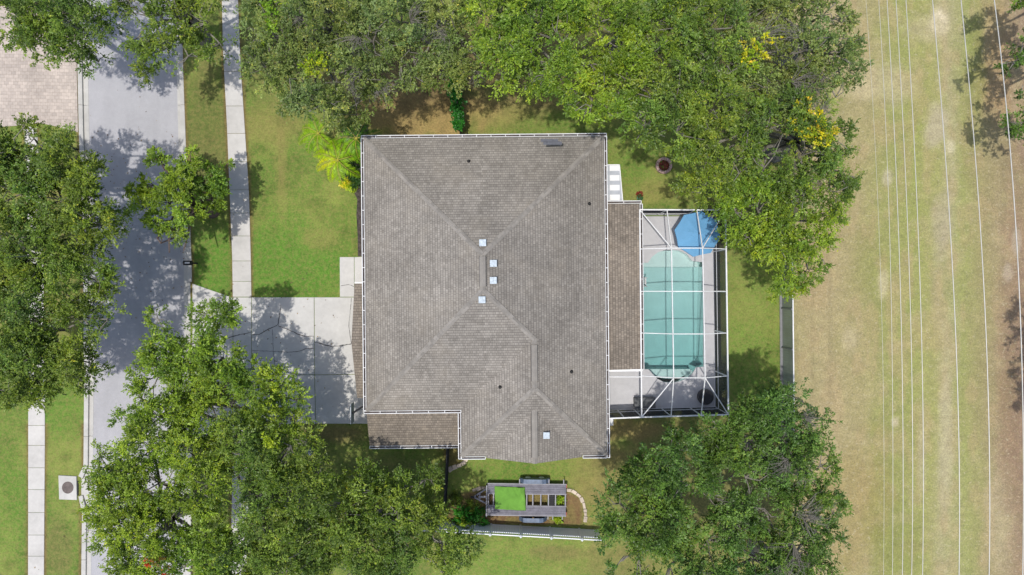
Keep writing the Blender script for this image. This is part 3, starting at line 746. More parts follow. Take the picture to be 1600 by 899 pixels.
mb = MB(); mb.bar((xa2 + .2, yb2 - .06, zb + .05), (xb2 + .1, yb2 - .06, zb + .0), .13, .12); mb.build('trim', M['white'], porch)
for yy in (ya2 - .3, (ya2 + yb2) / 2, yb2 + .2):
    mb = MB(); mb.bar((xb2 - .2, yy, -.05), (xb2 - .2, yy, zb - .16), .2); mb.build('column', M['stucco'], porch)

# white patio awning beside the house wall
p = at(957, 287, 2.45)
aw = empty('patio_awning', (p.x, p.y, 0), TH, 'white ribbed panel awning beside the east gutter, north of the porch roof', 'awning')
mb = MB()
mb.prism([(-.62, 1.16), (.42, 1.14), (.62, -1.2), (-.62, -1.2)], 2.42, 2.46)
panel = mb.build('panel', M['palepanel'], aw)
mb = MB()
for k in range(4):
    yy = -.86 + k * .6
    mb.box((-.42, yy, 2.475), (.26, .34, .02)); mb.box((.13, yy, 2.475), (.60, .34, .02))
mb.build('white_square', M['white'], aw)
mb = MB(); mb.bar((.44, 1.15, 2.44), (.63, -1.2, 2.44), .05, .08); mb.bar((-.62, 1.15, 2.44), (.44, 1.15, 2.44), .05, .08); mb.build('frame', M['white'], aw)
for yy, xx in ((1.1, .36), (-1.1, .54)):
    mb = MB(); mb.bar((xx, yy, 0), (xx, yy, 2.42), .05); mb.build('post', M['white'], aw)

# white box by the lanai corner
p = at(953.5, 659, .6); t = empty('utility_box', (p.x, p.y, 0), 0, 'small white utility box on the lawn at the corner of the pool cage', 'utility box')
mb = MB(); mb.box((0, 0, .3), (.34, .46, .6)); mb.build('cabinet', M['white'], t, bevel=.01); mb = MB(); mb.box((0, 0, .625), (.38, .5, .04)); mb.build('lid', M['white'], t, bevel=.01)

# ------------------------------------------------------------------ pool, deck and screen enclosure
pool_px = [(1001, 411), (1012, 411), (1018, 402), (1027, 395), (1037, 391.5), (1049, 390.5), (1062, 392), (1073, 398), (1081, 408), (1098, 410),
           (1099, 573), (1087.5, 574), (1081, 584), (1072, 591.5), (1061, 596), (1049, 598), (1037, 597), (1027, 592), (1019, 584), (1013, 577), (1001, 577),
           (992, 577), (992, 411)]
deck_px = [(944, 338.5), (1116, 338.5), (1118, 637), (946, 639.5)]
def fill_ring(outer, inner, z):
    bm = bmesh.new(); ed = []
    for loop in (outer, inner):
        vs = [bm.verts.new((p[0], p[1], z)) for p in loop]
        ed += [bm.edges.new((vs[i], vs[(i + 1) % len(vs)])) for i in range(len(vs))]
    bmesh.ops.triangle_fill(bm, use_beauty=True, use_dissolve=False, edges=ed)
    for f in bm.faces:
        f.normal_update()
        if f.normal.z < 0: f.normal_flip()
    return bm
outer = [at(x, y) for x, y in deck_px]; inner = [at(x, y) for x, y in pool_px]
bm = fill_ring(outer, inner, 0.08)
me = bpy.data.meshes.new('pool_deck'); bm.to_mesh(me); bm.free(); me.materials.append(M['deck'])
dk = bpy.data.objects.new('pool_deck', me); COL.objects.link(dk); tag(dk, kind='structure')
mb = MB()
for i in range(4):
    a, b = outer[i], outer[(i + 1) % 4]; mb.quad([(a.x, a.y, -.1), (b.x, b.y, -.1), (b.x, b.y, .08), (a.x, a.y, .08)])
o = mb.build('deck_edge', M['deck'], dk)
pc = at(1050, 490); pool = empty('swimming_pool', pc, 0, 'turquoise swimming pool with curved ends inside the screen cage', 'swimming pool')
mb = MB(); n = len(inner)
for i in range(n):
    a, b = inner[i] - pc, inner[(i + 1) % n] - pc; mb.quad([(a.x, a.y, .079), (b.x, b.y, .079), (b.x, b.y, -2.4), (a.x, a.y, -2.4)])
mb.quad([((p - pc).x, (p - pc).y, -1.45 + .115 * (p - pc).y) for p in inner][::-1])
mb.build('basin', M['plaster'], pool)
mb = MB(); mb.prism([((p - pc).x * .999, (p - pc).y * .999) for p in inner], -2.3, -0.06); mb.build('water', M['water'], pool)
mb = MB()
for k, (rr, zz) in enumerate(((46, -.6), (38, -.95))):
    pts = [(1049 + rr * math.cos(a), 417 - (26 - 6 * k) * math.sin(a)) for a in np.linspace(0, math.pi, 14)]
    P = [at(x, y) - pc for x, y in pts]; mb.prism([(q.x, q.y) for q in P], -1.4, zz)
mb.build('step', M['plaster'], pool)
mb = MB()
pts = [(1049 + 34 * math.cos(a), 579 + 15 * math.sin(a)) for a in np.linspace(0, math.pi, 14)]
P = [at(x, y) - pc for x, y in pts]; mb.prism([(q.x, q.y) for q in P], -2.0, -.7); mb.build('step', M['plaster'], pool)
# ladder rail at the west edge
p = at(1004.5, 441); t = empty('pool_handrail', (p.x, p.y, .08), 0, 'white metal handrail at the west edge of the pool', 'handrail')
mb = MB()
for s_ in (-1, 1):
    mb.tube([(-.05, s_ * .28, 0), (-.05, s_ * .28, .75), (.02, s_ * .28, .85), (.1, s_ * .28, .78), (.16, s_ * .28, .3), (.18, s_ * .28, -.5)], .025, 6)
mb.build('rail', M['white'], t); mb = MB()
for k in range(3): mb.bar((.16, -.28, -.25 - .2 * k + .3), (.16, .28, -.25 - .2 * k + .3), .06, .02)
mb.build('tread', M['whitedirty'], t)

ZE, ZT = 2.8, 4.0
cg = empty('pool_cage', at(1060, 490), 0, 'white framed screen enclosure with a dark mesh roof over the pool', 'screen enclosure')
def cl(px, py, z): return at(px, py, z) - Vector(cg.location)
NW, NE, SE, SM, SW_ = (999.5, 328), (1133.5, 328.5), (1138, 648), (1002.5, 652), (950.5, 654)
T1, T2, T3, T4 = (1049, 388), (1097.5, 388), (1101.5, 590.5), (1052.5, 591)
def wpt(y): return (np.interp(y, [328, 652], [999.5, 1002.5]), y)
def ept(y): return (np.interp(y, [328, 648], [1133.5, 1138]), y)
def beam(a, za, b, zb, w=.055, h=.10, name='beam'):
    mb = MB(); mb.bar(cl(a[0], a[1], za), cl(b[0], b[1], zb), w, h); return mb.build(name, M['white'], cg)
for y in (388, 455.5, 522, 590.5):
    yo = y + (y - 449.5) * -0.018
    mA, mB_ = (np.interp(y, [388, 591], [1049, 1052.5]), y), (np.interp(y, [388, 591], [1097.5, 1101.5]), y)
    w_, e_ = wpt(449.5 + (y - 449.5) * (1.018 - .04)), ept(449.5 + (y - 449.5) * (1.018 - .04))
    mb = MB(); mb.bar(cl(w_[0], w_[1], ZE), cl(*mA, ZT), .048, .1); mb.bar(cl(*mA, ZT), cl(*mB_, ZT), .048, .1); mb.bar(cl(*mB_, ZT), cl(e_[0], e_[1], ZE), .048, .1)
    mb.build('beam', M['white'], cg)
beam(T1, ZT, T4, ZT, .048); beam(T2, ZT, T3, ZT, .048)
beam(NW, ZE, T1, ZT, .048); beam(NE, ZE, T2, ZT, .048); beam(SM, ZE, T4, ZT, .048); beam(SE, ZE, T3, ZT, .048)
beam((1042, 328), ZE, T1, ZT, .048); beam((1088.5, 328), ZE, T2, ZT, .048); beam((1048.5, 651), ZE, T4, ZT, .048); beam((1095.5, 649.5), ZE, T3, ZT, .048)
for a, b in ((NW, NE), (NE, SE), (SE, SM), (SM, SW_), (NW, SM)): beam(a, ZE, b, ZE, .075, .12)
beam((950.5, 654), ZE, (949.5, 580), ZE, .06); beam((950, 589), ZE, (1002, 589), ZE, .05)
# walls: posts, rails
def base(p): q = at(p[0], p[1], ZE); return (q.x * S + 800, 449.5 - q.y * S)
def posts(pts):
    for p in pts:
        a = cl(p[0], p[1], ZE); mb = MB(); mb.bar((a.x, a.y, .08), (a.x, a.y, ZE), .07); mb.build('post', M['white'], cg)
posts([ept(y) for y in (390, 456, 521, 588)] + [NE, SE, NW, SM] + [(1042, 328), (1088.5, 328), (1048.5, 651), (1095.5, 649.5), (975, 653)])
def rail(a, b, z, w=.05, h=.06):
    A_, B_ = cl(a[0], a[1], ZE), cl(b[0], b[1], ZE); mb = MB(); mb.bar((A_.x, A_.y, z), (B_.x, B_.y, z), w, h); mb.build('rail', M['white'], cg)
for a, b in ((NW, NE), (NE, SE), (SE, SM), (SM, SW_)): rail(a, b, .85); rail(a, b, .11, .06, .08)
mb = MB()
def sf(*pts): mb.quad([cl(p[0][0], p[0][1], p[1]) for p in pts])
sf((T1, ZT), (T2, ZT), (T3, ZT), (T4, ZT)); sf((NW, ZE), (T1, ZT), (T4, ZT), (SM, ZE)); sf((NE, ZE), (T2, ZT), (T3, ZT), (SE, ZE))
sf((NW, ZE), (NE, ZE), (T2, ZT), (T1, ZT)); sf((SM, ZE), (SE, ZE), (T3, ZT), (T4, ZT)); sf((SW_, ZE), (SM, ZE), ((1001, 580), ZE), ((949.5, 580), ZE))
mb.build('roof_screen', M['screen'], cg)
mb = MB()
for a, b in ((NW, NE), (NE, SE), (SE, SM), (SM, SW_)):
    A_, B_ = cl(a[0], a[1], ZE), cl(b[0], b[1], ZE); mb.quad([(A_.x, A_.y, .08), (B_.x, B_.y, .08), (B_.x, B_.y, ZE), (A_.x, A_.y, ZE)])
mb.build('wall_screen', M['screenwall'], cg)

# umbrella
p = at(1090.5, 365.5, 2.5); um = empty('patio_umbrella', (p.x, p.y, .08), .12, 'open blue octagonal patio umbrella in the north-east corner of the pool cage', 'umbrella')
mb = MB(); n = 8; ZU = 2.32
ring = [(1.43 * math.cos((k + .5) * math.pi / 4 + .1), 1.43 * math.sin((k + .5) * math.pi / 4 + .1), ZU) for k in range(8)]
for k in range(8):
    a = Vector(ring[k]); b = Vector(ring[(k + 1) % 8]); m_ = (a + b) / 2 * .985; m_.z = ZU + .02; top = Vector((0, 0, ZU + .38))
    q1 = (a + top) / 2 + Vector((0, 0, .01)); q2 = (b + top) / 2 + Vector((0, 0, .01)); mm = (m_ + top) / 2 - Vector((0, 0, .03))
    mb.quad([a, m_, mm, q1]); mb.quad([m_, b, q2, mm]); mb.quad([q1, mm, top]); mb.quad([mm, q2, top])
    mb.quad([a, a - Vector((0, 0, .14)), m_ - Vector((0, 0, .14)), m_]); mb.quad([m_, m_ - Vector((0, 0, .14)), b - Vector((0, 0, .14)), b])
can = mb.build('canopy', M['blue'], um)
mb = MB(); mb.tube([(0, 0, 0), (0, 0, ZU + .42)], .025, 8); mb.build('pole', M['black'], um)
for k in range(8):
    mb = MB(); mb.tube([(0, 0, ZU + .34), Vector(ring[k]) - Vector((0, 0, .03))], .012, 5); mb.build('rib', M['black'], um)
mb = MB(); mb.tube([(0, 0, 0), (0, 0, .07)], [.28, .25], 16); mb.build('base', M['black'], um)
mb = MB(); mb.tube([(0, 0, ZU + .38), (0, 0, ZU + .48)], [.05, .015], 8); mb.build('finial', M['black'], um)
# grey storage box and round ottoman
p = at(1006, 628.5, .3); t = empty('storage_box', (p.x, p.y, .08), .03, 'dark grey rectangular storage box near the south screen wall of the pool cage', 'storage box')
mb = MB(); mb.box((0, 0, .27), (1.28, .62, .54)); mb.build('body', M['wicker'], t, bevel=.02); mb = MB(); mb.box((0, .01, .58), (1.36, .70, .06)); mb.build('lid', plain('grey_plastic', (.065, .07, .075), .5), t, bevel=.02)
p = at(1102.5, 620.5, .4); t = empty('round_stool', (p.x, p.y, .08), 0, 'round dark wicker stool with a cushion in the south-east corner of the pool cage', 'stool')
mb = MB(); mb.tube([(0, 0, 0), (0, 0, .1), (0, 0, .36), (0, 0, .42)], [.42, .5, .52, .46], 24); mb.build('body', M['wicker'], t)
mb = MB(); mb.tube([(0, 0, .42), (0, 0, .46), (0, 0, .5)], [.44, .45, .36], 24); mb.build('cushion', M['black'], t, bevel=.01)

# ------------------------------------------------------------------ fire ring, potted plant
p = at(1036.5, 259.5); t = empty('fire_ring', (p.x, p.y, 0), 0, 'round fire pit ring of pinkish bricks at the edge of the tree shade', 'fire pit')
mb = MB(); N_ = 16
for k in range(N_):
    a0_ = 2 * math.pi * (k + .04) / N_; a1_ = 2 * math.pi * (k + .96) / N_
    mb.prism([(.36 * math.cos(a0_), .36 * math.sin(a0_)), (.54 * math.cos(a0_), .54 * math.sin(a0_)), (.54 * math.cos(a1_), .54 * math.sin(a1_)), (.36 * math.cos(a1_), .36 * math.sin(a1_))], 0, .24 + random.uniform(-.01, .01))
mb.build('brick_ring', M['brickpink'], t, bevel=.015)
mb = MB()
for k in range(60):
    a_ = random.uniform(0, 6.28); r_ = .32 * math.sqrt(random.random()); mb.box((r_ * math.cos(a_), r_ * math.sin(a_), .06 + random.uniform(0, .05)), (.08, .07, .07), random.uniform(0, 3))
mb.build('lava_rock', M['ember'], t)
p = at(998, 308); t = empty('potted_plant', (p.x, p.y, 0), 0, 'red flowering plant in a small green pot north of the porch roof', 'potted plant')
mb = MB(); mb.tube([(0, -.1, 0), (0, -.1, .05), (0, -.1, .34)], [.12, .14, .2], 16); mb.build('pot', M['green'], t)
def tuft(name, mat, cols, c, r, n, L, W, parent, up=.5, seed=1):
    g2 = np.random.default_rng(seed); d = g2.normal(size=(n, 3)); d[:, 2] = np.abs(d[:, 2]) * up + .1; d /= np.linalg.norm(d, axis=1)[:, None]
    pos = np.array(c) + d * (r * g2.random((n, 1)) ** .5); ax = d + g2.normal(size=(n, 3)) * .4; ax /= np.linalg.norm(ax, axis=1)[:, None]
    sd_ = np.cross(ax, g2.normal(size=(n, 3)) * .4 + [0, 0, 1]); sd_ /= np.linalg.norm(sd_, axis=1)[:, None] + 1e-9
    V = np.stack([pos, pos + ax * L * .5 + sd_ * W / 2, pos + ax * L, pos + ax * L * .5 - sd_ * W / 2], 1).reshape(-1, 3)
    cc = np.array(cols)[g2.integers(0, len(cols), n)] * (.75 + .5 * g2.random((n, 1)))
    return raw_mesh(name, V, np.arange(4 * n).reshape(-1, 4), cc, mat, parent, 'FACE')
tuft('blossom', M['deadleaf'], [lin(150, 60, 45), lin(110, 40, 32)], (0, .12, .3), .2, 160, .09, .05, t, .5, 3)
tuft('foliage', M['leaf'], [lin(60, 100, 50)], (0, -.08, .34), .18, 120, .1, .05, t, .5, 4)

# ------------------------------------------------------------------ fences
def panel_fence(name, pts_px, zt, mat, label, post_px, solid=True, cap_w=.06):
    """a fence whose top line passes through pts_px at height zt"""
    P = [at(x, y, zt) for x, y in pts_px]; c0 = P[0]; t = empty(name, (c0.x, c0.y, 0), 0, label, 'fence')
    return t, [Vector((p.x - c0.x, p.y - c0.y, 0)) for p in P]
# white vinyl fence south of the trailer, picket top
t, P = panel_fence('vinyl_fence', [(585, 825.5), (668, 830.3), (942, 844.8)], 1.85, None, 'white vinyl privacy fence with a picket top south of the black trailer', 48)
a, b = P[0], P[2]; L = (b - a).length; d = (b - a) / L; nrm = Vector((-d.y, d.x, 0))
xs0 = (at(767, 835, 1.85) - at(585, 825.5, 1.85)).length % 1.93
ps = [xs0 + 1.915 * k for k in range(-1, 9) if 0 <= xs0 + 1.915 * k <= L + .1]
for s_ in ps:
    mb = MB(); q = a + d * s_; mb.bar(q, q + Vector((0, 0, 1.93)), .125); mb.tube([q + Vector((0, 0, 1.93)), q + Vector((0, 0, 1.95)), q + Vector((0, 0, 2.02))], [.105, .105, .01], 4); mb.build('post', M['fencewhite'], t)
edges = [0] + ps + [L]
for e0, e1 in zip(edges[:-1], edges[1:]):
    if e1 - e0 < .2: continue
    mb = MB(); q0, q1 = a + d * (e0 + .07), a + d * (e1 - .07)
    k = 0; w_ = .152; m_ = max(1, int((q1 - q0).length / w_)); st = (q1 - q0) / m_
    for i in range(m_):
        c = q0 + st * (i + .5); mb.bar(c + Vector((0, 0, .06)), c + Vector((0, 0, 1.32)), st.length - .006, .035, nrm)
    for z_ in (.1, 1.34): mb.bar(q0 + Vector((0, 0, z_)), q1 + Vector((0, 0, z_)), .055, .10)
    mb.bar(q0 + Vector((0, 0, 1.82)), q1 + Vector((0, 0, 1.82)), .055, .07)
    npk = int((q1 - q0).length / .115)
    for i in range(npk):
        c = q0 + (q1 - q0) * ((i + .5) / npk); mb.bar(c + Vector((0, 0, 1.38)), c + Vector((0, 0, 1.79)), .045, .03, nrm)
    mb.build('panel', M['fencewhite'], t)
# grey-green fence along the field
t, P = panel_fence('boundary_fence', [(1230.5, 340), (1238.5, 420), (1240.5, 610), (1240.5, 700)], 1.75, None, 'grey green boundary fence with a white top rail between lawn and dry field', 40)
def along(P, step):
    out = []
    for a, b in zip(P[:-1], P[1:]):
        L = (b - a).length; n = max(1, round(L / step)); out += [a + (b - a) * i / n for i in range(n)]
    return out + [P[-1]]
Q = along(P, 2.45)
for a, b in zip(Q[:-1], Q[1:]):
    mb = MB(); L = (b - a).length; n = int(L / .15)
    for i in range(n):
        c = a + (b - a) * ((i + .5) / n); dd = (b - a).normalized(); mb.bar(c + Vector((0, 0, .04)), c + Vector((0, 0, 1.68)), L / n - .008, .03, Vector((-dd.y, dd.x, 0)))
    mb.build('panel', M['fencegrey'], t)
    mb = MB(); mb.bar(a + Vector((0, 0, 1.72)), b + Vector((0, 0, 1.72)), .065, .08); mb.build('top_rail', M['white'], t)
for q in Q:
    mb = MB(); mb.bar(q + Vector((-.06, 0, 0)), q + Vector((-.06, 0, 1.74)), .08); mb.build('post', M['steel'], t)
mb = MB(); pl = [(1216.5, 330), (1225, 330), (1225.5, 430), (1226.5, 620), (1226.5, 700), (1219, 700), (1219, 620), (1217.5, 430)]
mb.prism([tuple(at(x, y).xy) for x, y in pl], -.05, .06); tag(mb.build('mow_strip', mottled('dark_concrete', (.20, .20, .205), .15, 2, .9)), kind='structure')
# black fence west of the trailer
t, P = panel_fence('black_fence', [(697.5, 698), (695, 762), (691.5, 819)], 1.75, None, 'black slatted fence running south from the house to the white fence', 40)
Q = along(P, 1.8)
for a, b in zip(Q[:-1], Q[1:]):
    mb = MB(); dd = (b - a).normalized(); L = (b - a).length; n = int(L / .11)
    for i in range(n):
        c = a + (b - a) * ((i + .5) / n); mb.bar(c + Vector((0, 0, .05)), c + Vector((0, 0, 1.68)), L / n - .01, .03, Vector((-dd.y, dd.x, 0)))
    for z_ in (.2, 1.0, 1.7): mb.bar(a + Vector((.03, 0, z_)), b + Vector((.03, 0, z_)), .05, .06)
    mb.build('panel', M['black'], t)
for q in Q:
    mb = MB(); mb.bar(q, q + Vector((0, 0, 1.78)), .1); mb.build('post', M['black'], t)
# ivy covered fence north of the house
t, P = panel_fence('garden_fence', [(710, 95), (714, 160), (719, 214)], 1.7, None, 'dark fence covered in ivy running north from the house wall', 40)
Q = along(P, 1.8)
for a, b in zip(Q[:-1], Q[1:]):
    mb = MB(); dd = (b - a).normalized(); mb.bar(a + Vector((0, 0, .85)), b + Vector((0, 0, .85)), .03, 1.6); mb.build('panel', M['black'], t)
for q in Q:
    mb = MB(); mb.bar(q, q + Vector((0, 0, 1.72)), .09); mb.build('post', M['barkdark'], t)

# ------------------------------------------------------------------ trailer
p = at(822.5, 782.5, .62); tr = empty('utility_trailer', (p.x, p.y, 0), -.012, 'black open-centre car trailer with two grey runways parked by the white fence', 'trailer')
k = 1 / sc_at(.62)
def tl_(px, py): return ((px - 822.5) * k, (782.5 - py) * k)
def rect(mb, xa, ya, xb, yb, z0_, z1_, mi=0):
    (ax, ay), (bx, by) = tl_(xa, ya), tl_(xb, yb); mb.box(((ax + bx) / 2, (ay + by) / 2, (z0_ + z1_) / 2), (abs(bx - ax), abs(by - ay), z1_ - z0_), 0, mi)
for (ya, yb) in ((757.5, 772), (791.5, 805.5)):
    mb = MB()
    n = 4; yy = np.linspace(ya, yb, n + 1)
    for i in range(n): rect(mb, 762, yy[i] + .12, 884, yy[i + 1] - .12, .57, .62)
    mb.build('runway', M['deckplank'], tr)
mb = MB()
for x in (763, 771, 797, 823, 832.5, 845, 857, 868, 883.5): rect(mb, x - .9, 757, x + .9, 806, .44, .565)
for y in (757, 772.2, 791.3, 806): rect(mb, 761, y - .9, 885, y + .9, .43, .60)
mb.build('frame', M['steel'], tr)
mb = MB(); rect(mb, 759.5, 757, 761.3, 807, .60, .80); rect(mb, 759.5, 757, 761.3, 758.3, .43, .8); mb.build('front_rail', M['steel'], tr)
mb = MB(); ax, ay = tl_(740, 778.5)
for y in (764.5, 789): bx, by = tl_(761, y); mb.bar((ax, ay, .5), (bx, by, .5), .09, .1)
bx, by = tl_(749.5, 772); cx, cy = tl_(749.5, 785); mb.bar((bx, by, .5), (cx, cy, .5), .07, .08)
bx, by = tl_(761, 778); mb.bar((ax + .3, ay, .5), (bx, by, .5), .12, .05)
mb.build('tongue', M['steel'], tr)
mb = MB(); mb.box((ax - .08, ay, .53), (.24, .1, .1)); mb.tube([(ax + .18, ay + .12, .2), (ax + .18, ay + .12, .95)], .03, 8); mb.build('coupler', M['black'], tr)
mb = MB(); rect(mb, 859, 773.5, 866, 790.5, .28, .50)
for i in range(5): rect(mb, 858.8, 775 + i * 3.3, 866.2, 776 + i * 3.3, .5, .53)
mb.build('cargo_rack', M['black'], tr)
for sy, yy in ((1, 756), (-1, 807)):
    _, y_ = tl_(822, yy); y_ += sy * .19
    (xa, _), (xb, _) = tl_(811.5, 0), tl_(858.5 if sy > 0 else 855, 0)
    mb = MB(); prof = [(xa, .42), (xa + .25, .80), (xa + .5, .86), (xb - .5, .86), (xb - .25, .80), (xb, .42)]
    for (u0, w0), (u1, w1) in zip(prof[:-1], prof[1:]):
        mb.quad([(u0, y_ - .14, w0), (u1, y_ - .14, w1), (u1, y_ + .14, w1), (u0, y_ + .14, w0)])
    yo_ = y_ + sy * .14; mb.quad([(u, yo_, w) for u, w in prof] + [(xb, yo_, .36), (xa, yo_, .36)])
    mb.build('fender', M['fender'], tr)
    for wx_ in (xa + (xb - xa) * .28, xa + (xb - xa) * .73):
        mb = MB(); c0, c1 = (wx_, y_ - .11, .35), (wx_, y_ + .13 * sy + .0, .35)
        ys_ = [y_ - .11, y_ - .08, y_ + .1, y_ + .13]; mb.tube([(wx_, q, .345) for q in ys_], [.30, .345, .345, .30], 20); wh = mb.build('wheel', M['rubber'], tr)
        mb = MB(); mb.tube([(wx_, y_ + sy * .11, .345), (wx_, y_ + sy * .155, .345)], [.2, .17], 14); mb.build('rim', M['metal'], wh)
for (xx, yy) in ((811.5, 753), (857.5, 753), (880.5, 753), (856.5, 808), (864, 808), (879, 808)):
    x_, y_ = tl_(xx, yy); mb = MB(); mb.box((x_, y_, .56), (.06, .32, .06)); mb.build('bracket', M['steel'], tr)
for yy in (759.5, 803.5):
    x_, y_ = tl_(885.2, yy); mb = MB(); mb.box((x_, y_, .5), (.05, .24, .1)); mb.build('tail_light', M['red'], tr)
# green mat lying on the trailer
p = at(797, 778.8, .66); t = MB(); nx_, ny_ = 26, 20
gx_, gy_ = np.meshgrid(np.linspace(-.98, .98, nx_ + 1), np.linspace(-.735, .735, ny_ + 1)); zz = (fbm(np.stack([gx_.ravel() * 2.2 + gy_.ravel() * .9, gy_.ravel() * .7], 1) + 9, 3) - .40) * .42
zz = np.maximum(zz, 0) + .01
V = np.stack([gx_.ravel() - .03 * gy_.ravel(), gy_.ravel() - .035 * gx_.ravel(), zz], 1); idx = np.arange((nx_ + 1) * (ny_ + 1)).reshape(ny_ + 1, nx_ + 1)
Fm = np.stack([idx[:-1, :-1], idx[:-1, 1:], idx[1:, 1:], idx[1:, :-1]], -1).reshape(-1, 4)
gmo = raw_mesh('turf_mat', V, Fm, np.ones((len(V), 3)), M['matgreen'], None, 'POINT'); gmo.location = (p.x, p.y, .635)
sol = gmo.modifiers.new('thick', 'SOLIDIFY'); sol.thickness = .012
tag(gmo, 'crumpled bright green artificial turf mat lying across the trailer runways', 'mat')

# stones edging the beds
def edge_stones(pts, lab, name='stone_edging', w=.22, h=.12, step=.3):
    P = [at(x, y) for x, y in pts]; c0 = P[0]; mb = MB(); Q = along([p - c0 for p in P], step)
    for a, b in zip(Q[:-1], Q[1:]):
        c = (a + b) / 2; dd = (b - a); an = math.atan2(dd.y, dd.x) + random.uniform(-.12, .12); mb.box((c.x, c.y, h / 2 - .01), (dd.length * .93, w * random.uniform(.8, 1.15), h * random.uniform(.8, 1.2)), an)
    o = mb.build(name, M['stone'], None, bevel=.03); o.location = c0; return tag(o, lab, 'edging')
edge_stones([(885, 765), (893, 766.5), (901, 771), (907, 777), (911, 785), (914, 795), (915, 806), (914, 816)], 'curved edging of pale stones at the east end of the trailer bed')
edge_stones([(738, 766), (744, 764.5), (752, 762.5), (759, 762)], 'short row of pale stones by the trailer tongue')
edge_stones([(700, 735), (707, 731), (714, 728.5), (721, 726), (727, 721), (729, 716)], 'curved row of pale stones at the corner of the house south gutter', w=.3)

# ------------------------------------------------------------------ power lines
WP = [((1353, 0), (1371, 300), (1380, 600), (1380.5, 899)), ((1373, 0), (1388, 300), (1394.5, 600), (1394.5, 899)), ((1386, 0), (1401.5, 300), (1410, 600), (1410, 899)),
      ((1400, 0), (1416, 300), (1425, 600), (1424.5, 899)), ((1415.5, 0), (1432, 300), (1441.5, 600), (1441.5, 899)), ((1457, 0), (1481, 300), (1496, 600), (1498.5, 899)),
      ((1501.5, 0), (1528, 300), (1543.5, 600), (1545.5, 899)), ((1553.5, 0), (1583.5, 300), (1597.5, 600), (1598, 899))]
ords = ['westernmost and faintest', 'second', 'third', 'fourth', 'fifth', 'sixth', 'seventh', 'easternmost']
for i, pts in enumerate(WP):
    zb = 21.0 if i > 4 else 20.0
    ys = [p[1] for p in pts]; xs = [p[0] for p in pts]; cf = np.polyfit(ys, xs, 3 if i != 0 else 2)
    rb = max(xs) - 800; X = rb / sc_at(zb); P = []
    for y in np.linspace(-40, 940, 40):
        r_ = np.polyval(cf, y) - 800; z = H - X * S * H / r_; q = at(800 + r_, y, z); P.append(q)
    c0 = P[len(P) // 2].copy(); mb = MB(); mb.tube([q - c0 for q in P], [.005, .008, .012, .012, .013, .015, .016, .018][i], 6)
    o = mb.build('power_line', M['wire'], None, smooth=True); o.location = c0
    lb = {0: 'faintest thin power line, westernmost over the dry field', 7: 'thick power line at the right edge of the field, easternmost'}.get(i, f'pale power line over the dry field, {ords[i]} counting from the west')
    tag(o, lb, 'power line', 'power lines over the field')

# ------------------------------------------------------------------ mailboxes, hoop, small things
def mailbox(px, py, lab, rz=0):
    p = at(px, py, 1.15); t = empty('mailbox', (p.x, p.y, 0), rz, lab, 'mailbox', 'kerbside mailboxes')
    mb = MB(); prof = [(-.1, 0), (-.1, .14)] + [(.1 * -math.cos(a), .14 + .1 * math.sin(a)) for a in np.linspace(.3, math.pi - .3, 6)] + [(.1, .14), (.1, 0)]
    n = len(prof); b = len(mb.v)
    for x in (-.26, .26): mb.v += [(x, y * 1.5, 1.0 + z) for y, z in prof]
    for i in range(n): j = (i + 1) % n; mb.f.append((i, j, n + j, n + i))
    mb.f.append(tuple(range(n))[::-1]); mb.f.append(tuple(range(n, 2 * n))); mb.build('box', M['black'], t)
    mb = MB(); mb.box((.02, 0, 1.246), (.30, .10, .006)); mb.build('number_plate', M['whitedirty'], t)
    mb = MB(); mb.bar((.08, 0, -.05), (.08, 0, 1.0), .1); mb.bar((.08, 0, .93), (.45, 0, .93), .08); mb.build('post', M['black'], t)
mailbox(293, 411, 'black mailbox on a post at the right kerb below the small street tree')
mailbox(105, 228.5, 'black mailbox in tree shade beside the left kerb below the paver driveway', math.pi)
p = at(551, 645, 3.0); t = empty('basketball_hoop', (p.x, p.y, 0), 0, 'basketball hoop seen edge-on above the driveway by the garage corner', 'basketball hoop')
mb = MB(); mb.box((0, 0, 3.15), (.07, 1.2, .8)); mb.build('backboard', mottled('grey_acrylic', (.16, .19, .22), .15, 4, .4), t, bevel=.01)
mb = MB(); a_ = at(572, 632, 2.6) - Vector((p.x, p.y, 0)); mb.tube([(.04, 0, 3.25), (a_.x, a_.y, 2.9)], .06, 6); mb.tube([(a_.x, a_.y, 0), (a_.x, a_.y, 2.75)], .05, 8); mb.build('pole', M['black'], t)
mb = MB(); mb.tube([(-.27 + .23 * math.cos(q), .23 * math.sin(q), 2.95) for q in np.linspace(0, 6.28, 20)], .008, 5); mb.build('rim', M['steel'], t)
p = at(487, 703); t = empty('storage_bin', (p.x, p.y, 0), .7, 'blue grey plastic bin standing on the shaded lawn south of the driveway', 'bin')
mb = MB(); mb.tube([(0, 0, 0), (0, 0, .7)], [.2, .26], 4); mb.build('body', mottled('blue_grey_plastic', (.12, .15, .19), .1, 4, .5), t); mb = MB(); mb.tube([(0, 0, .7), (0, 0, .76)], [.29, .27], 4); mb.build('lid', mottled('blue_grey_lid', (.20, .24, .29), .1, 4, .5), t)
p = at(177, 891); mb = MB()
for i in range(5): mb.quad([(-.2 + .08 * i, -.15, .01 + .015 * (i % 2)), (-.12 + .08 * i, -.15, .01 + .015 * ((i + 1) % 2)), (-.12 + .08 * i, .15, .02 + .015 * ((i + 1) % 2)), (-.2 + .08 * i, .15, .01 + .015 * (i % 2))])
o = mb.build('paper_sheet', M['white']); o.location = (p.x, p.y, -.1); tag(o, 'white sheet of paper lying on the road at the bottom edge', 'paper')

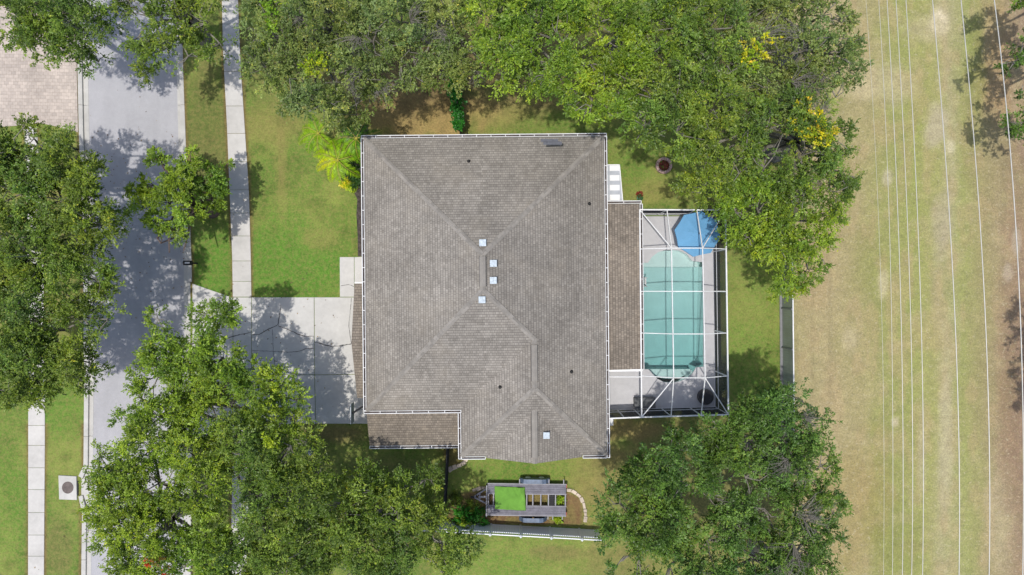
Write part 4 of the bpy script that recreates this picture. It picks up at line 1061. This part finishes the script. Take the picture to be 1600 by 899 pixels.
# ------------------------------------------------------------------ vegetation
GREENS = {'bright': [(112, 142, 42), (134, 164, 54), (96, 126, 44)], 'oak': [(98, 126, 46), (118, 144, 56), (84, 110, 44)], 'grey': [(112, 134, 72), (130, 150, 86), (94, 116, 60)], 'deep': [(82, 116, 48), (98, 132, 58), (70, 100, 42)],
          'yellow': [(205, 208, 48), (150, 178, 46), (190, 196, 50), (212, 204, 70)], 'lime': [(150, 178, 44), (126, 160, 40)], 'ivy': [(44, 112, 34), (56, 132, 42)], 'bed': [(50, 88, 42), (64, 100, 48)], 'red': [(180, 70, 42), (200, 80, 44), (110, 96, 44), (90, 110, 40)]}
def leaves(name, C, O, Rr, nl, L, W, cols, mat, parent, seed, flat=.7):
    """C clump centres, O outward directions"""
    g2 = np.random.default_rng(seed); N = len(C); nr = 5
    rays = O[:, None, :] * .55 + g2.normal(size=(N, nr, 3)) * np.array([.75, .75, .4]); rays /= np.linalg.norm(rays, axis=2)[:, :, None]
    ri = g2.integers(0, nr, (N, nl)); rd = rays[np.arange(N)[:, None], ri]
    tt = g2.random((N, nl, 1)) ** .8; size = Rr * (.6 + .8 * g2.random((N, 1, 1)))
    pos = C[:, None, :] + rd * tt * size + g2.normal(size=(N, nl, 3)) * .035
    pos[:, :, 2] -= (tt[:, :, 0] ** 2) * .10
    ax = rd + g2.normal(size=(N, nl, 3)) * np.array([.55, .55, .4]); ax /= np.linalg.norm(ax, axis=2)[:, :, None]
    up = g2.normal(size=(N, nl, 3)) * (1 - flat) * 1.2; up[:, :, 2] += 1
    sd_ = np.cross(ax, up); sd_ /= np.linalg.norm(sd_, axis=2)[:, :, None] + 1e-9
    s = (.7 + .6 * g2.random((N, nl, 1))); l_ = ax * L * s; w_ = sd_ * W * s / 2
    V = np.stack([pos, pos + l_ * .45 + w_, pos + l_, pos + l_ * .45 - w_], 2).reshape(-1, 3)
    base_ = np.array([lin(*c) for c in cols]) * [1.0, .93, .78]; ci = g2.integers(0, len(base_), N)
    q_ = C + seed * 7.7; tn = vn(q_ * .55)[:, None, None]; tb = vn(q_ * 1.3 + 50)[:, None, None]
    cc = base_[ci][:, None, :] * (.62 + .5 * tb + .3 * g2.random((N, 1, 1))) * (1 + (tn - .5) * np.array([.55, .25, -.3])) * (.7 + .6 * g2.random((N, nl, 1)))
    yel = (g2.random((N, nl)) < .05)[:, :, None]; cc = np.where(yel, cc * [1.7, 1.3, .9], cc)
    return raw_mesh(name, V, np.arange(4 * N * nl).reshape(-1, 4), cc.reshape(-1, 3), mat, parent, 'FACE')

def tree(lobes, z, label, kind='oak', base_px=None, dens=3.6, group=None, seed=0, name='oak_tree', leaf=(.125, .060), nl=78, twig=.16, gap=.30, dead=(), extra=(), clump=.52, bark='bark', low=.0):
    """lobes: (px,py,r_px[,z]) of the crown as the drone sees it"""
    g2 = np.random.default_rng(1000 + seed); rr = random.Random(seed)
    L3 = []
    for lb in lobes:
        zz = lb[3] if len(lb) > 3 else z; r = lb[2] / sc_at(zz); c = at(lb[0], lb[1], zz - r * .25); L3.append((c, r))
    if base_px: bx = at(*base_px)
    else:
        w = sum(r * r for _, r in L3); bx = Vector((sum(c.x * r * r for c, r in L3) / w, sum(c.y * r * r for c, r in L3) / w, 0))
    t = empty(name, (bx.x, bx.y, 0), 0, label, 'tree', group)
    C, O = [], []; mb = MB()
    fork = Vector((rr.uniform(-.3, .3), rr.uniform(-.3, .3), z * .34)); tr_r = .16 + .018 * z + .01 * len(lobes)
    mb.tube([(0, 0, -.15), (0, 0, .15), fork * .5 + Vector((.08, .05, 0)), fork], [tr_r * 1.5, tr_r * 1.1, tr_r * .95, tr_r * .85], 10)
    b0 = Vector((bx.x, bx.y, 0))
    for li, (c, r) in enumerate(L3):
        cl_ = c - b0; low_ = cl_ - Vector((0, 0, r * .35))
        m1 = fork.lerp(low_, .4) + Vector((rr.uniform(-.5, .5), rr.uniform(-.5, .5), rr.uniform(0, .7)))
        m2 = fork.lerp(low_, .75) + Vector((rr.uniform(-.4, .4), rr.uniform(-.4, .4), rr.uniform(0, .5)))
        q = min(.16, .05 + .028 * r)
        mb.tube([fork - Vector((0, 0, .2)), m1, m2, low_], [q * 1.5, q * 1.1, q * .8, q * .5], 7)
        n = int(dens * math.pi * r * r * 2.3) + 6
        d = g2.normal(size=(n, 3)); d[:, 2] = np.where(d[:, 2] < 0, d[:, 2] * .45, d[:, 2]); d /= np.linalg.norm(d, axis=1)[:, None]
        ns = vn(d * 2.1 + 13.7 * li + seed) ; f = (1 - .42 * g2.random(n) ** 1.6) * (.70 + .55 * ns)
        pos = np.array(c)[None] + d * f[:, None] * np.array([r, r, r * .62])
        nz = vn(pos[:, :2] * 1.0 + seed * 3.1) * .55 + vn(pos[:, :2] * 2.0) * .45
        pos[:, 2] += (nz - .5) * 3.4 * min(1, r / 1.2); keep = nz > gap + .12
        pos, d = pos[keep], d[keep]; C.append(pos - np.array(b0)); O.append(d)
        # boughs and twigs
        nb = 4 + int(r * 2.2)
        for _ in range(nb // 2 + 2):
            if len(pos) == 0: break
            e_ = Vector(pos[g2.integers(0, len(pos))]) - b0; md = low_.lerp(e_, .5) + Vector((rr.uniform(-.25, .25), rr.uniform(-.25, .25), rr.uniform(-.1, .3))) * min(r, 1.5)
            mb.tube([low_, md, e_], [q * .5, q * .3, .02], 5, False)
        for i in range(int(len(pos) * twig)):
            e_ = Vector(pos[g2.integers(0, len(pos))]) - b0; s_ = e_.lerp(low_, rr.uniform(.2, .5)) + Vector((rr.uniform(-.3, .3), rr.uniform(-.3, .3), rr.uniform(-.1, .1)))
            tip = e_ + (e_ - s_) * rr.uniform(.1, .5); mb.tube([s_, e_, tip], [.022, .013, .005], 3, False)
    for (px, py, rp, zz) in dead:           # bare twiggy sprays
        c = at(px, py, zz) - b0
        a9 = rr.uniform(0, 6.28)
        for i in range(18):
            a_ = a9 + rr.gauss(0, .75); ln_ = rp / S * rr.uniform(.6, 1.7); e_ = c + Vector((math.cos(a_) * ln_, math.sin(a_) * ln_, rr.uniform(-.1, .5)))
            md = c.lerp(e_, .5) + Vector((rr.uniform(-.15, .15), rr.uniform(-.15, .15), .1)); mb.tube([c - Vector((0, 0, .4)), md, e_], [.022, .014, .005], 4, False)
            for _ in range(4):
                f2 = md.lerp(e_, rr.random()); g3 = f2 + Vector((rr.uniform(-.35, .35), rr.uniform(-.35, .35), rr.uniform(0, .2))); mb.tube([f2, g3], [.009, .004], 3, False)
    C = np.vstack(C); O = np.vstack(O)
    mb.build('trunk', M[bark], t, smooth=True)
    leaves('crown', C, O, clump, nl, leaf[0], leaf[1], GREENS[kind], M['leaf'], t, seed + 5)
    for (px, py, rp, zz, ck, nm) in extra:  # differently coloured sprays inside the crown
        c = np.array(at(px, py, zz) - b0); n = int(15 * (rp / 14) ** 2) + 3; P = c + g2.normal(size=(n, 3)) * np.array([rp / S * .75, rp / S * .75, .25]); d = g2.normal(size=(n, 3)) * .4 + [0, 0, 1]
        leaves(nm, P, d / np.linalg.norm(d, axis=1)[:, None], .28, 30, .13, .08, GREENS[ck], M['deadleaf'] if ck != 'lime' else M['leaf'], t, seed + 9)
    return t

# street side, west
tree([(30, 30, 52), (85, 20, 55), (75, 62, 36), (128, 45, 42), (155, 12, 40), (-10, -10, 50), (60, -40, 70), (150, 95, 20, 6.5), (110, 70, 24)], 7.5, 'street tree in the top left corner over the paver driveway', 'oak', (30, 5), seed=1, gap=.34)
tree([(225, 20, 42), (270, 30, 50), (318, 30, 42), (340, 65, 24), (250, 75, 30), (212, 55, 25), (290, 85, 26), (235, 108, 16, 6), (280, -30, 60), (195, -10, 35)], 7.5, 'street tree overhanging the top of the road beside the sidewalk', 'oak', (318, 60), seed=2, gap=.34)
tree([(20, 230, 40), (48, 215, 20, 7), (60, 255, 48), (110, 250, 36), (135, 275, 28), (20, 300, 55), (85, 310, 50), (140, 305, 22, 7), (-30, 250, 60), (60, 225, 28)], 8.5, 'large tree left of the road just south of the paver driveway', 'oak', (120, 290), seed=3, gap=0.24, dens=4.6)
tree([(150, 350, 36), (182, 345, 20, 7), (110, 370, 42), (60, 400, 50), (10, 370, 50), (140, 405, 30), (30, 450, 50), (90, 455, 44), (150, 440, 24), (-30, 430, 50)], 8.5, 'large tree at the left edge overhanging the middle of the road', 'oak', (60, 380), seed=4, gap=0.22, dens=4.6)
tree([(160, 470, 26), (165, 500, 20), (125, 500, 34), (80, 530, 46), (25, 530, 46), (60, 575, 40), (110, 560, 36), (52, 500, 34), (55, 555, 34), (56, 600, 22, 7), (145, 570, 20, 7), (20, 600, 34), (130, 595, 18), (60, 610, 22), (-25, 560, 45)], 8.0, 'tree left of the road, lowest of the dark crowns at the left edge', 'oak', (75, 520), seed=5, gap=0.24, dens=4.6)
# small street tree between road and sidewalk
tree([(252, 262, 20), (238, 290, 22), (215, 298, 14), (222, 312, 15), (275, 280, 20), (290, 300, 18), (262, 318, 22), (252, 345, 16), (248, 380, 18), (262, 395, 15), (275, 365, 18), (300, 330, 22), (325, 275, 24, 3.8), (345, 290, 14, 3.8), (330, 305, 20, 3.8), (350, 262, 12, 3.5), (295, 255, 18), (285, 392, 12), (243, 248, 12)], 5.2,
     'small thin street tree between the road and the right sidewalk', 'bright', (332, 328), seed=6, gap=.33, clump=.34, dens=5, bark='barkdark')
# front yard trees, south west
tree([(330, 505, 30, 6.8), (350, 490, 18, 6.8), (255, 545, 26), (300, 560, 40), (345, 560, 30), (240, 590, 40), (295, 610, 44), (350, 600, 32), (395, 590, 24, 6.5), (440, 600, 27, 6.4), (455, 625, 22, 6), (400, 630, 36),
      (215, 625, 30), (205, 660, 28), (260, 650, 45), (330, 655, 48), (420, 665, 42), (455, 650, 22), (245, 500, 14, 6.8), (372, 585, 18, 6.8), (310, 535, 26, 6.8)], 6.9, 'tall tree in front of the driveway, its thin top reaching over the sidewalk', 'bright', (345, 615), seed=7, gap=.27, dens=4.8)
tree([(180, 720, 36), (230, 705, 45), (190, 770, 38), (160, 800, 26), (170, 750, 20), (240, 760, 50), (300, 720, 50), (320, 760, 42), (205, 820, 42), (260, 830, 55), (160, 840, 20), (320, 840, 34), (225, 870, 40), (290, 890, 55), (345, 880, 44), (215, 905, 30), (150, 710, 14, 6.5)],
     8.0, 'broad tree overhanging the road by the storm drain', 'bright', (300, 790), seed=8, gap=.26, dens=4.4, extra=[(246, 874, 5, 8.8, 'red', 'blossom'), (262, 889, 5, 8.8, 'red', 'blossom')])
tree([(400, 715, 46), (450, 700, 40), (480, 690, 20, 7.5), (425, 760, 42), (385, 745, 22), (460, 770, 48), (420, 830, 48), (470, 850, 50), (385, 890, 48), (440, 910, 60), (370, 850, 22), (495, 745, 26), (350, 700, 40), (370, 680, 36)],
     8.0, 'tree on the front lawn just east of the shaded sidewalk', 'oak', (440, 780), seed=9, gap=.24, dens=4.2, extra=[(425, 690, 8, 8.6, 'lime', 'young_foliage')])
tree([(565, 758, 34, 5.8), (530, 790, 40), (580, 790, 45, 6.8), (630, 775, 38, 5.8), (665, 750, 22, 5.5), (675, 785, 20, 5.5), (620, 805, 38), (520, 850, 44), (575, 860, 50), (635, 860, 45), (690, 855, 36), (725, 858, 22, 6), (545, 900, 50), (620, 905, 44), (680, 885, 26), (560, 738, 13, 5.5), (672, 815, 18, 6.5)],
     7.5, 'tree south of the driveway whose branches cross the end of the white fence', 'oak', (590, 800), seed=10, gap=.25, dens=4.2)
# north band behind and beside the house
tree([(430, 20, 40), (400, 60, 26), (440, 80, 44), (415, 110, 34), (480, 50, 46), (470, 120, 40), (500, 160, 34), (520, 110, 45), (530, 30, 50), (555, 160, 28, 7), (570, 120, 36), (580, 60, 46), (455, 150, 26), (420, -20, 40), (520, -30, 60), (535, 178, 22, 6.5), (590, 145, 16, 7)],
     9.0, 'grey green tree north west of the house above the palms', 'grey', (530, 80), seed=11, gap=.27, twig=.7, dead=[(560, 55, 22, 9.4), (450, 62, 16, 9.0), (535, 125, 20, 9.0), (590, 135, 18, 8.5), (475, 30, 14, 9.2)], extra=[(425, 25, 14, 9.3, 'lime', 'young_foliage'), (495, 100, 12, 9.5, 'lime', 'young_foliage')])
tree([(625, 30, 45), (660, 80, 42), (700, 30, 48), (625, 100, 30), (690, 110, 30), (660, -20, 50), (730, 70, 42), (725, 115, 22), (650, 120, 18)],
     8.5, 'pale twiggy tree directly north of the house at the top of the picture', 'grey', (670, 60), seed=12, gap=.29, twig=.6, dead=[(640, 30, 16, 9), (700, 55, 14, 9), (745, 105, 16, 8.5)])
tree([(780, 20, 46), (790, 70, 42), (780, 110, 28), (830, 40, 48), (840, 90, 40), (830, 125, 24), (880, 60, 45), (870, 110, 35), (800, -30, 55), (880, 10, 42)],
     10.3, 'green tree north of the house east of the ivy covered fence', 'bright', (820, 70), seed=13, gap=.27, dens=4.2, twig=.45)
tree([(930, 30, 48), (970, 70, 46), (925, 95, 42), (900, 140, 30), (945, 145, 40), (980, 120, 42), (960, 180, 26), (1010, 30, 46), (1015, 85, 40), (930, -30, 50), (925, 165, 26)],
     10.3, 'leafy green tree reaching toward the north east corner of the roof', 'bright', (960, 95), seed=14, gap=.27, dens=4.2)
tree([(1060, 30, 50), (1110, 40, 50), (1060, 90, 42), (1110, 100, 48), (1060, 150, 42), (1020, 150, 34), (1010, 195, 32), (1060, 205, 42), (1110, 165, 45), (1080, -30, 55)],
     10.8, 'tree in the middle of the north east thicket above the fire ring', 'oak', (1060, 130), seed=15, gap=.26, dens=4.2, twig=.4, dead=[(1145, 85, 14, 9.8), (1090, 150, 12, 9.6)])
tree([(1170, 30, 50), (1230, 20, 50), (1290, 20, 40), (1180, 90, 48), (1240, 80, 48), (1295, 75, 34), (1315, 110, 24, 8), (1200, 140, 44), (1260, 140, 46), (1310, 150, 24, 8), (1325, 85, 14, 7.5), (1220, -30, 60)],
     9.5, 'twiggy tree at the top beside the dry field with a lime coloured patch', 'grey', (1220, 90), seed=16, gap=.27, twig=.7, dead=[(1195, 50, 20, 10), (1250, 60, 18, 10), (1240, 125, 20, 9.8), (1290, 130, 14, 9), (1180, 65, 12, 10)], extra=[(1183, 78, 13, 10.4, 'yellow', 'yellow_foliage'), (1170, 95, 10, 10.2, 'lime', 'young_foliage')])
tree([(1170, 200, 46), (1220, 200, 46), (1150, 250, 46), (1200, 260, 48), (1265, 190, 36), (1260, 240, 44), (1305, 215, 28), (1310, 265, 30, 8), (1330, 275, 14, 7.5), (1255, 290, 42), (1300, 300, 26), (1075, 232, 16), (1104, 258, 28), (1120, 220, 40), (1100, 290, 34)],
     9.5, 'tree at the field edge with a clump of bright yellow leaves', 'oak', (1210, 240), seed=17, gap=.26, dens=4.2, twig=.4, extra=[(1272, 195, 16, 10.4, 'yellow', 'yellow_foliage'), (1285, 210, 8, 10.1, 'yellow', 'yellow_foliage')], dead=[(1282, 185, 12, 10)])
tree([(1165, 300, 40), (1150, 330, 26), (1125, 305, 24), (1118, 328, 11, 7), (1190, 330, 42), (1240, 330, 42), (1285, 335, 26), (1300, 350, 16, 7.5), (1175, 370, 30), (1215, 375, 38), (1260, 380, 28), (1235, 420, 32), (1265, 420, 22, 7), (1285, 405, 12, 6.5), (1225, 455, 16, 6.5), (1240, 440, 18, 6.5), (1150, 365, 18, 7)],
     8.5, 'tree overhanging the north east corner of the pool cage and the boundary fence', 'bright', (1190, 350), seed=18, gap=.27, dens=4.2)
# south east
tree([(1060, 705, 30), (1035, 730, 32), (1000, 738, 26, 7.5), (1020, 765, 40), (970, 790, 34), (960, 830, 26), (1010, 830, 45), (1070, 760, 44), (1060, 810, 48), (1000, 870, 42), (1050, 890, 50), (985, 765, 26), (1055, 685, 14, 7.5), (970, 880, 20)],
     9.8, 'tree south of the pool cage nearest to the white fence', 'deep', (1030, 790), seed=19, gap=.27, dens=4.2)
tree([(1130, 675, 26), (1120, 695, 32), (1160, 690, 42), (1185, 650, 36), (1210, 640, 32), (1120, 730, 42), (1170, 750, 45), (1230, 690, 44), (1270, 680, 28), (1240, 740, 42), (1285, 730, 24), (1110, 780, 38), (1240, 620, 16), (1160, 640, 12, 7), (1200, 615, 12, 7)],
     9.0, 'tree between the pool cage and the boundary fence, its top overlapping the fence end', 'deep', (1170, 700), seed=20, gap=.27, dens=4.2, twig=.4, dead=[(1235, 720, 18, 9.6), (1265, 740, 14, 9.2), (1255, 655, 12, 9.3)])
tree([(1110, 850, 45), (1150, 820, 42), (1200, 800, 45), (1250, 790, 40), (1285, 770, 24), (1300, 790, 16, 7.5), (1180, 880, 50), (1240, 860, 45), (1280, 830, 26), (1275, 880, 30), (1100, 900, 42), (1220, 920, 50)],
     8.5, 'tree with bare grey twigs at the bottom beside the dry field', 'deep', (1180, 850), seed=21, gap=.27, dens=4, twig=.45, dead=[(1250, 805, 22, 9.2), (1245, 855, 24, 9.2), (1225, 880, 20, 9.2), (1270, 865, 14, 8.8), (1260, 815, 16, 9.1)])
# right edge
tree([(1598, 85, 26), (1615, 115, 34), (1585, 100, 14), (1640, 60, 50)], 5.6, 'dark tree at the right edge of the field, upper of the two', 'deep', (1632, 108), seed=22, gap=.26, clump=.36)
tree([(1600, 190, 22), (1630, 200, 34), (1590, 200, 10)], 5, 'dark bush-like tree at the right edge, lower of the two', 'deep', (1632, 195), seed=23, gap=.26, clump=.36)
tree([(1596, 8, 18), (1630, 5, 34)], 5.5, 'dark tree in the top right corner of the picture', 'deep', (1640, 10), seed=24, gap=.26, clump=.36)
tree([(1735, 530, 34), (1760, 560, 40), (1735, 590, 30)], 8.0, 'dark tree just past the right edge that shades the field beside the easternmost power line', 'deep', (1650, 560), seed=25, clump=.36, name='oak_tree')
tree([(1738, 640, 32), (1765, 670, 40), (1732, 690, 20)], 8.0, 'lower dark tree past the right edge, seen only by its shadow on the field', 'deep', (1650, 650), seed=26, clump=.36)

# palms with yellow green fronds at the north west corner of the house
def palm(px, py, z, R0, nf, label, cols, seed, rots=None, shape='arching'):
    rr = random.Random(seed); g2 = np.random.default_rng(seed); c = at(px, py, z); t = empty('palm', (c.x, c.y, 0), 0, label, 'palm', 'palms at the corner of the house')
    mb = MB(); mb.tube([(0, 0, -.1), (0, 0, z * .5), (0, 0, z - .1)], [.10, .075, .06], 8); mb.build('trunk', M['barkdark'], t)
    for f in range(nf):
        an = rots[f] if rots else 2 * math.pi * f / nf + rr.uniform(-.25, .25); L = R0 * rr.uniform(.85, 1.12); V = []; cc = []; pts = []
        cb = np.array(lin(*cols[rr.randrange(len(cols))])); n = 26
        for i in range(n + 1):
            s_ = i / n; r_ = L * (s_ * .98); zz = z - .1 + L * (.55 * s_ - .95 * s_ * s_); a_ = an + .22 * s_ * s_ * rr.choice((1, 1)); pts.append(Vector((r_ * math.cos(a_), r_ * math.sin(a_), zz)))
        for i in range(2, n):
            p_ = pts[i]; d = (pts[i + 1] - pts[i - 1]).normalized(); sd_ = d.cross(Vector((0, 0, 1))).normalized(); ll = .46 * math.sin(math.pi * min(1, (i / n) * .85 + .14)) ** .7
            for s2 in (-1, 1):
                for _ in range(2):
                    ax = (sd_ * s2 + d * rr.uniform(.5, .8) + Vector((0, 0, rr.uniform(-.5, .1)))).normalized() * ll * rr.uniform(.8, 1.1); w_ = d * .024
                    V += [p_ - w_, p_ + ax * .5 - w_ + Vector((0, 0, .02)), p_ + ax + Vector((0, 0, -.05)), p_ + ax * .45 + w_ + Vector((0, 0, .02))]; cc.append(cb * rr.uniform(.7, 1.3))
        o = raw_mesh('frond', np.array([tuple(v) for v in V]), np.arange(len(V)).reshape(-1, 4), np.array(cc), M['palm'], t, 'FACE')
        m2 = MB(); m2.tube(pts, [.02 - .015 * i / n for i in range(n + 1)], 4); m2.build('stem', mottled('frond_stem', (.45, .42, .06), .1) if f == 0 and seed == 31 else bpy.data.materials['frond_stem'], o)
    return t
palm(527, 250, 2.6, 1.7, 8, 'yellow green palm standing in the mulch bed, brightest of the three', [(180, 205, 22), (205, 205, 22), (150, 186, 26)], 31, [4.1, 4.75, 5.5, 3.3, 2.7, 1.75, 1.2, .2])
palm(497, 208, 2.4, 1.5, 7, 'pale green palm drooping over the front lawn, westernmost of the three', [(150, 184, 28), (126, 168, 34)], 32, [2.6, 3.3, 3.9, 1.9, .8, 5.4, 4.6])
palm(556, 216, 2.8, 1.6, 7, 'green palm touching the north west corner of the roof', [(120, 164, 24), (140, 180, 28), (80, 126, 26)], 33, [1.05, 2.2, 3.0, 3.9, 5.4, .2, 4.7])

def bush(px, py, rp, z, label, kind, seed, name='shrub', dens=14, leaf=(.12, .07), group=None, cat='shrub'):
    g2 = np.random.default_rng(seed); c = at(px, py, z); r = rp / sc_at(z); t = empty(name, (c.x, c.y, 0), 0, label, cat, group)
    n = int(dens * math.pi * r * r) + 8; d = g2.normal(size=(n, 3)); d[:, 2] = np.abs(d[:, 2]); d /= np.linalg.norm(d, axis=1)[:, None]
    P = d * np.array([r, r, z * .8]) * (.5 + .5 * g2.random((n, 1))) + [0, 0, z * .15]
    leaves('foliage', P, d, min(.25, r * .6), 36, leaf[0], leaf[1], GREENS[kind], M['leaf'], t, seed)
    mb = MB()
    for i in range(8):
        q = P[g2.integers(0, n)]; mb.tube([(0, 0, 0), tuple(q * .6), tuple(q)], [.02, .014, .006], 4)
    mb.build('stem', M['barkdark'], t); return t
bush(538, 285, 6, .6, 'round lime green shrub at the lawn edge of the mulch bed, upper of two', 'yellow', 41)
bush(547, 291.5, 6.5, .6, 'round lime green shrub at the lawn edge of the mulch bed, lower of two', 'lime', 42)
bush(556, 279, 12, .8, 'dark green shrub in the mulch bed against the west gutter', 'bed', 43)
bush(553, 252, 9, .9, 'dark green shrub behind the brightest palm', 'bed', 44)
bush(556, 236, 8, .7, 'green shrub in the mulch bed below the roof corner', 'oak', 45)
bush(545, 268, 8, .8, 'dark green shrub beside the brightest palm', 'bed', 46)
bush(876, 785, 7, .5, 'bright green weeds growing through the back of the trailer frame', 'lime', 47, 'weed_clump', 22, cat='weeds')
bush(861, 786, 4, .4, 'small weeds between the trailer cross members', 'oak', 48, 'weed_clump', 20, cat='weeds')
bush(873, 813, 6, .4, 'weeds between the trailer rear and the white fence', 'lime', 49, 'weed_clump', 20, cat='weeds')
bush(722, 812, 14, .9, 'tall dark weeds at the corner of the black and white fences', 'ivy', 50, 'weed_clump', 14, (.2, .05), cat='weeds')
bush(750, 816, 13, .8, 'long leaved weeds along the white fence left of the trailer', 'ivy', 51, 'weed_clump', 12, (.2, .05), cat='weeds')
bush(722, 826, 9, 1.9, 'bright leafy shoot rising over the top of the white fence', 'bright', 52, 'shrub', 12)
bush(712, 780, 9, .35, 'low plants in the bed beside the black fence', 'oak', 53, 'weed_clump', 9, cat='weeds')
bush(738, 792, 9, .35, 'low olive weeds in the bed below the trailer tongue', 'oak', 54, 'weed_clump', 8, cat='weeds')
# ivy on the north fence
p0, p1, p2 = at(710, 95, 1.7), at(714, 160, 1.7), at(717.5, 200, 1.7); g2 = np.random.default_rng(77); P = []; O = []
for a, b in ((p0, p1), (p1, p2)):
    n = int((b - a).length * 42)
    for i in range(n):
        q = a.lerp(b, g2.random()); P.append([q.x - .05 + g2.normal() * .16, q.y, 1.7 - abs(g2.normal()) * .35 + .08]); O.append([g2.normal() * .3, g2.normal() * .3, 1])
P = np.array(P); O = np.array(O); O /= np.linalg.norm(O, axis=1)[:, None]; b0 = Vector((p1.x, p1.y, 0))
t = empty('ivy', b0, 0, 'dense bright green ivy growing over the fence north of the house', 'ivy')
leaves('foliage', P - np.array(b0), O, .16, 26, .13, .10, GREENS['ivy'], M['leaf'], t, 78)
mb = MB()
for i in range(6):
    q = P[g2.integers(0, len(P))] - np.array(b0); mb.tube([(q[0], q[1], 0), tuple(q)], [.02, .01], 4)
mb.build('vine_stem', M['barkdark'], t)

# dry leaves fallen on the paving and lawns under the crowns
g2 = np.random.default_rng(5); n = 800
sp = np.vstack([g2.normal(size=(n // 4, 2)) * [60, 90] + c for c in ((215, 330), (400, 560), (215, 800), (610, 180))])
xy = np.stack([(sp[:, 0] - 800) / S, (449.5 - sp[:, 1]) / S], 1); an = g2.random(n) * 6.28; sz = .03 + .04 * g2.random(n)
kl = np.interp(sp[:, 1], [p[1] for p in kerb_L_out], [p[0] for p in kerb_L_out]); kr = np.interp(sp[:, 1], [p[1] for p in kerb_R_out], [p[0] for p in kerb_R_out])
ins = (sp[:, 0] > kl + 7) & (sp[:, 0] < kr - 7); zb_ = np.where(ins, -.078, .05)
ok = ~((sp[:, 0] > 560) & (sp[:, 1] > 205)); xy, an, sz, zb_ = xy[ok], an[ok], sz[ok], zb_[ok]; n = len(xy)
ca_, sa_ = np.cos(an) * sz, np.sin(an) * sz
V = np.stack([np.stack([xy[:, 0] + ca_, xy[:, 1] + sa_, zb_], 1), np.stack([xy[:, 0] - sa_ * .5, xy[:, 1] + ca_ * .5, zb_ + .01], 1), np.stack([xy[:, 0] - ca_, xy[:, 1] - sa_, zb_], 1), np.stack([xy[:, 0] + sa_ * .5, xy[:, 1] - ca_ * .5, zb_ + .01], 1)], 1).reshape(-1, 3)
cc = np.array([lin(120, 90, 55), lin(90, 66, 44), lin(150, 125, 80)])[g2.integers(0, 3, n)]
tag(raw_mesh('leaf_litter', V, np.arange(4 * n).reshape(-1, 4), cc, M['deadleaf'], None, 'FACE'), kind='stuff')
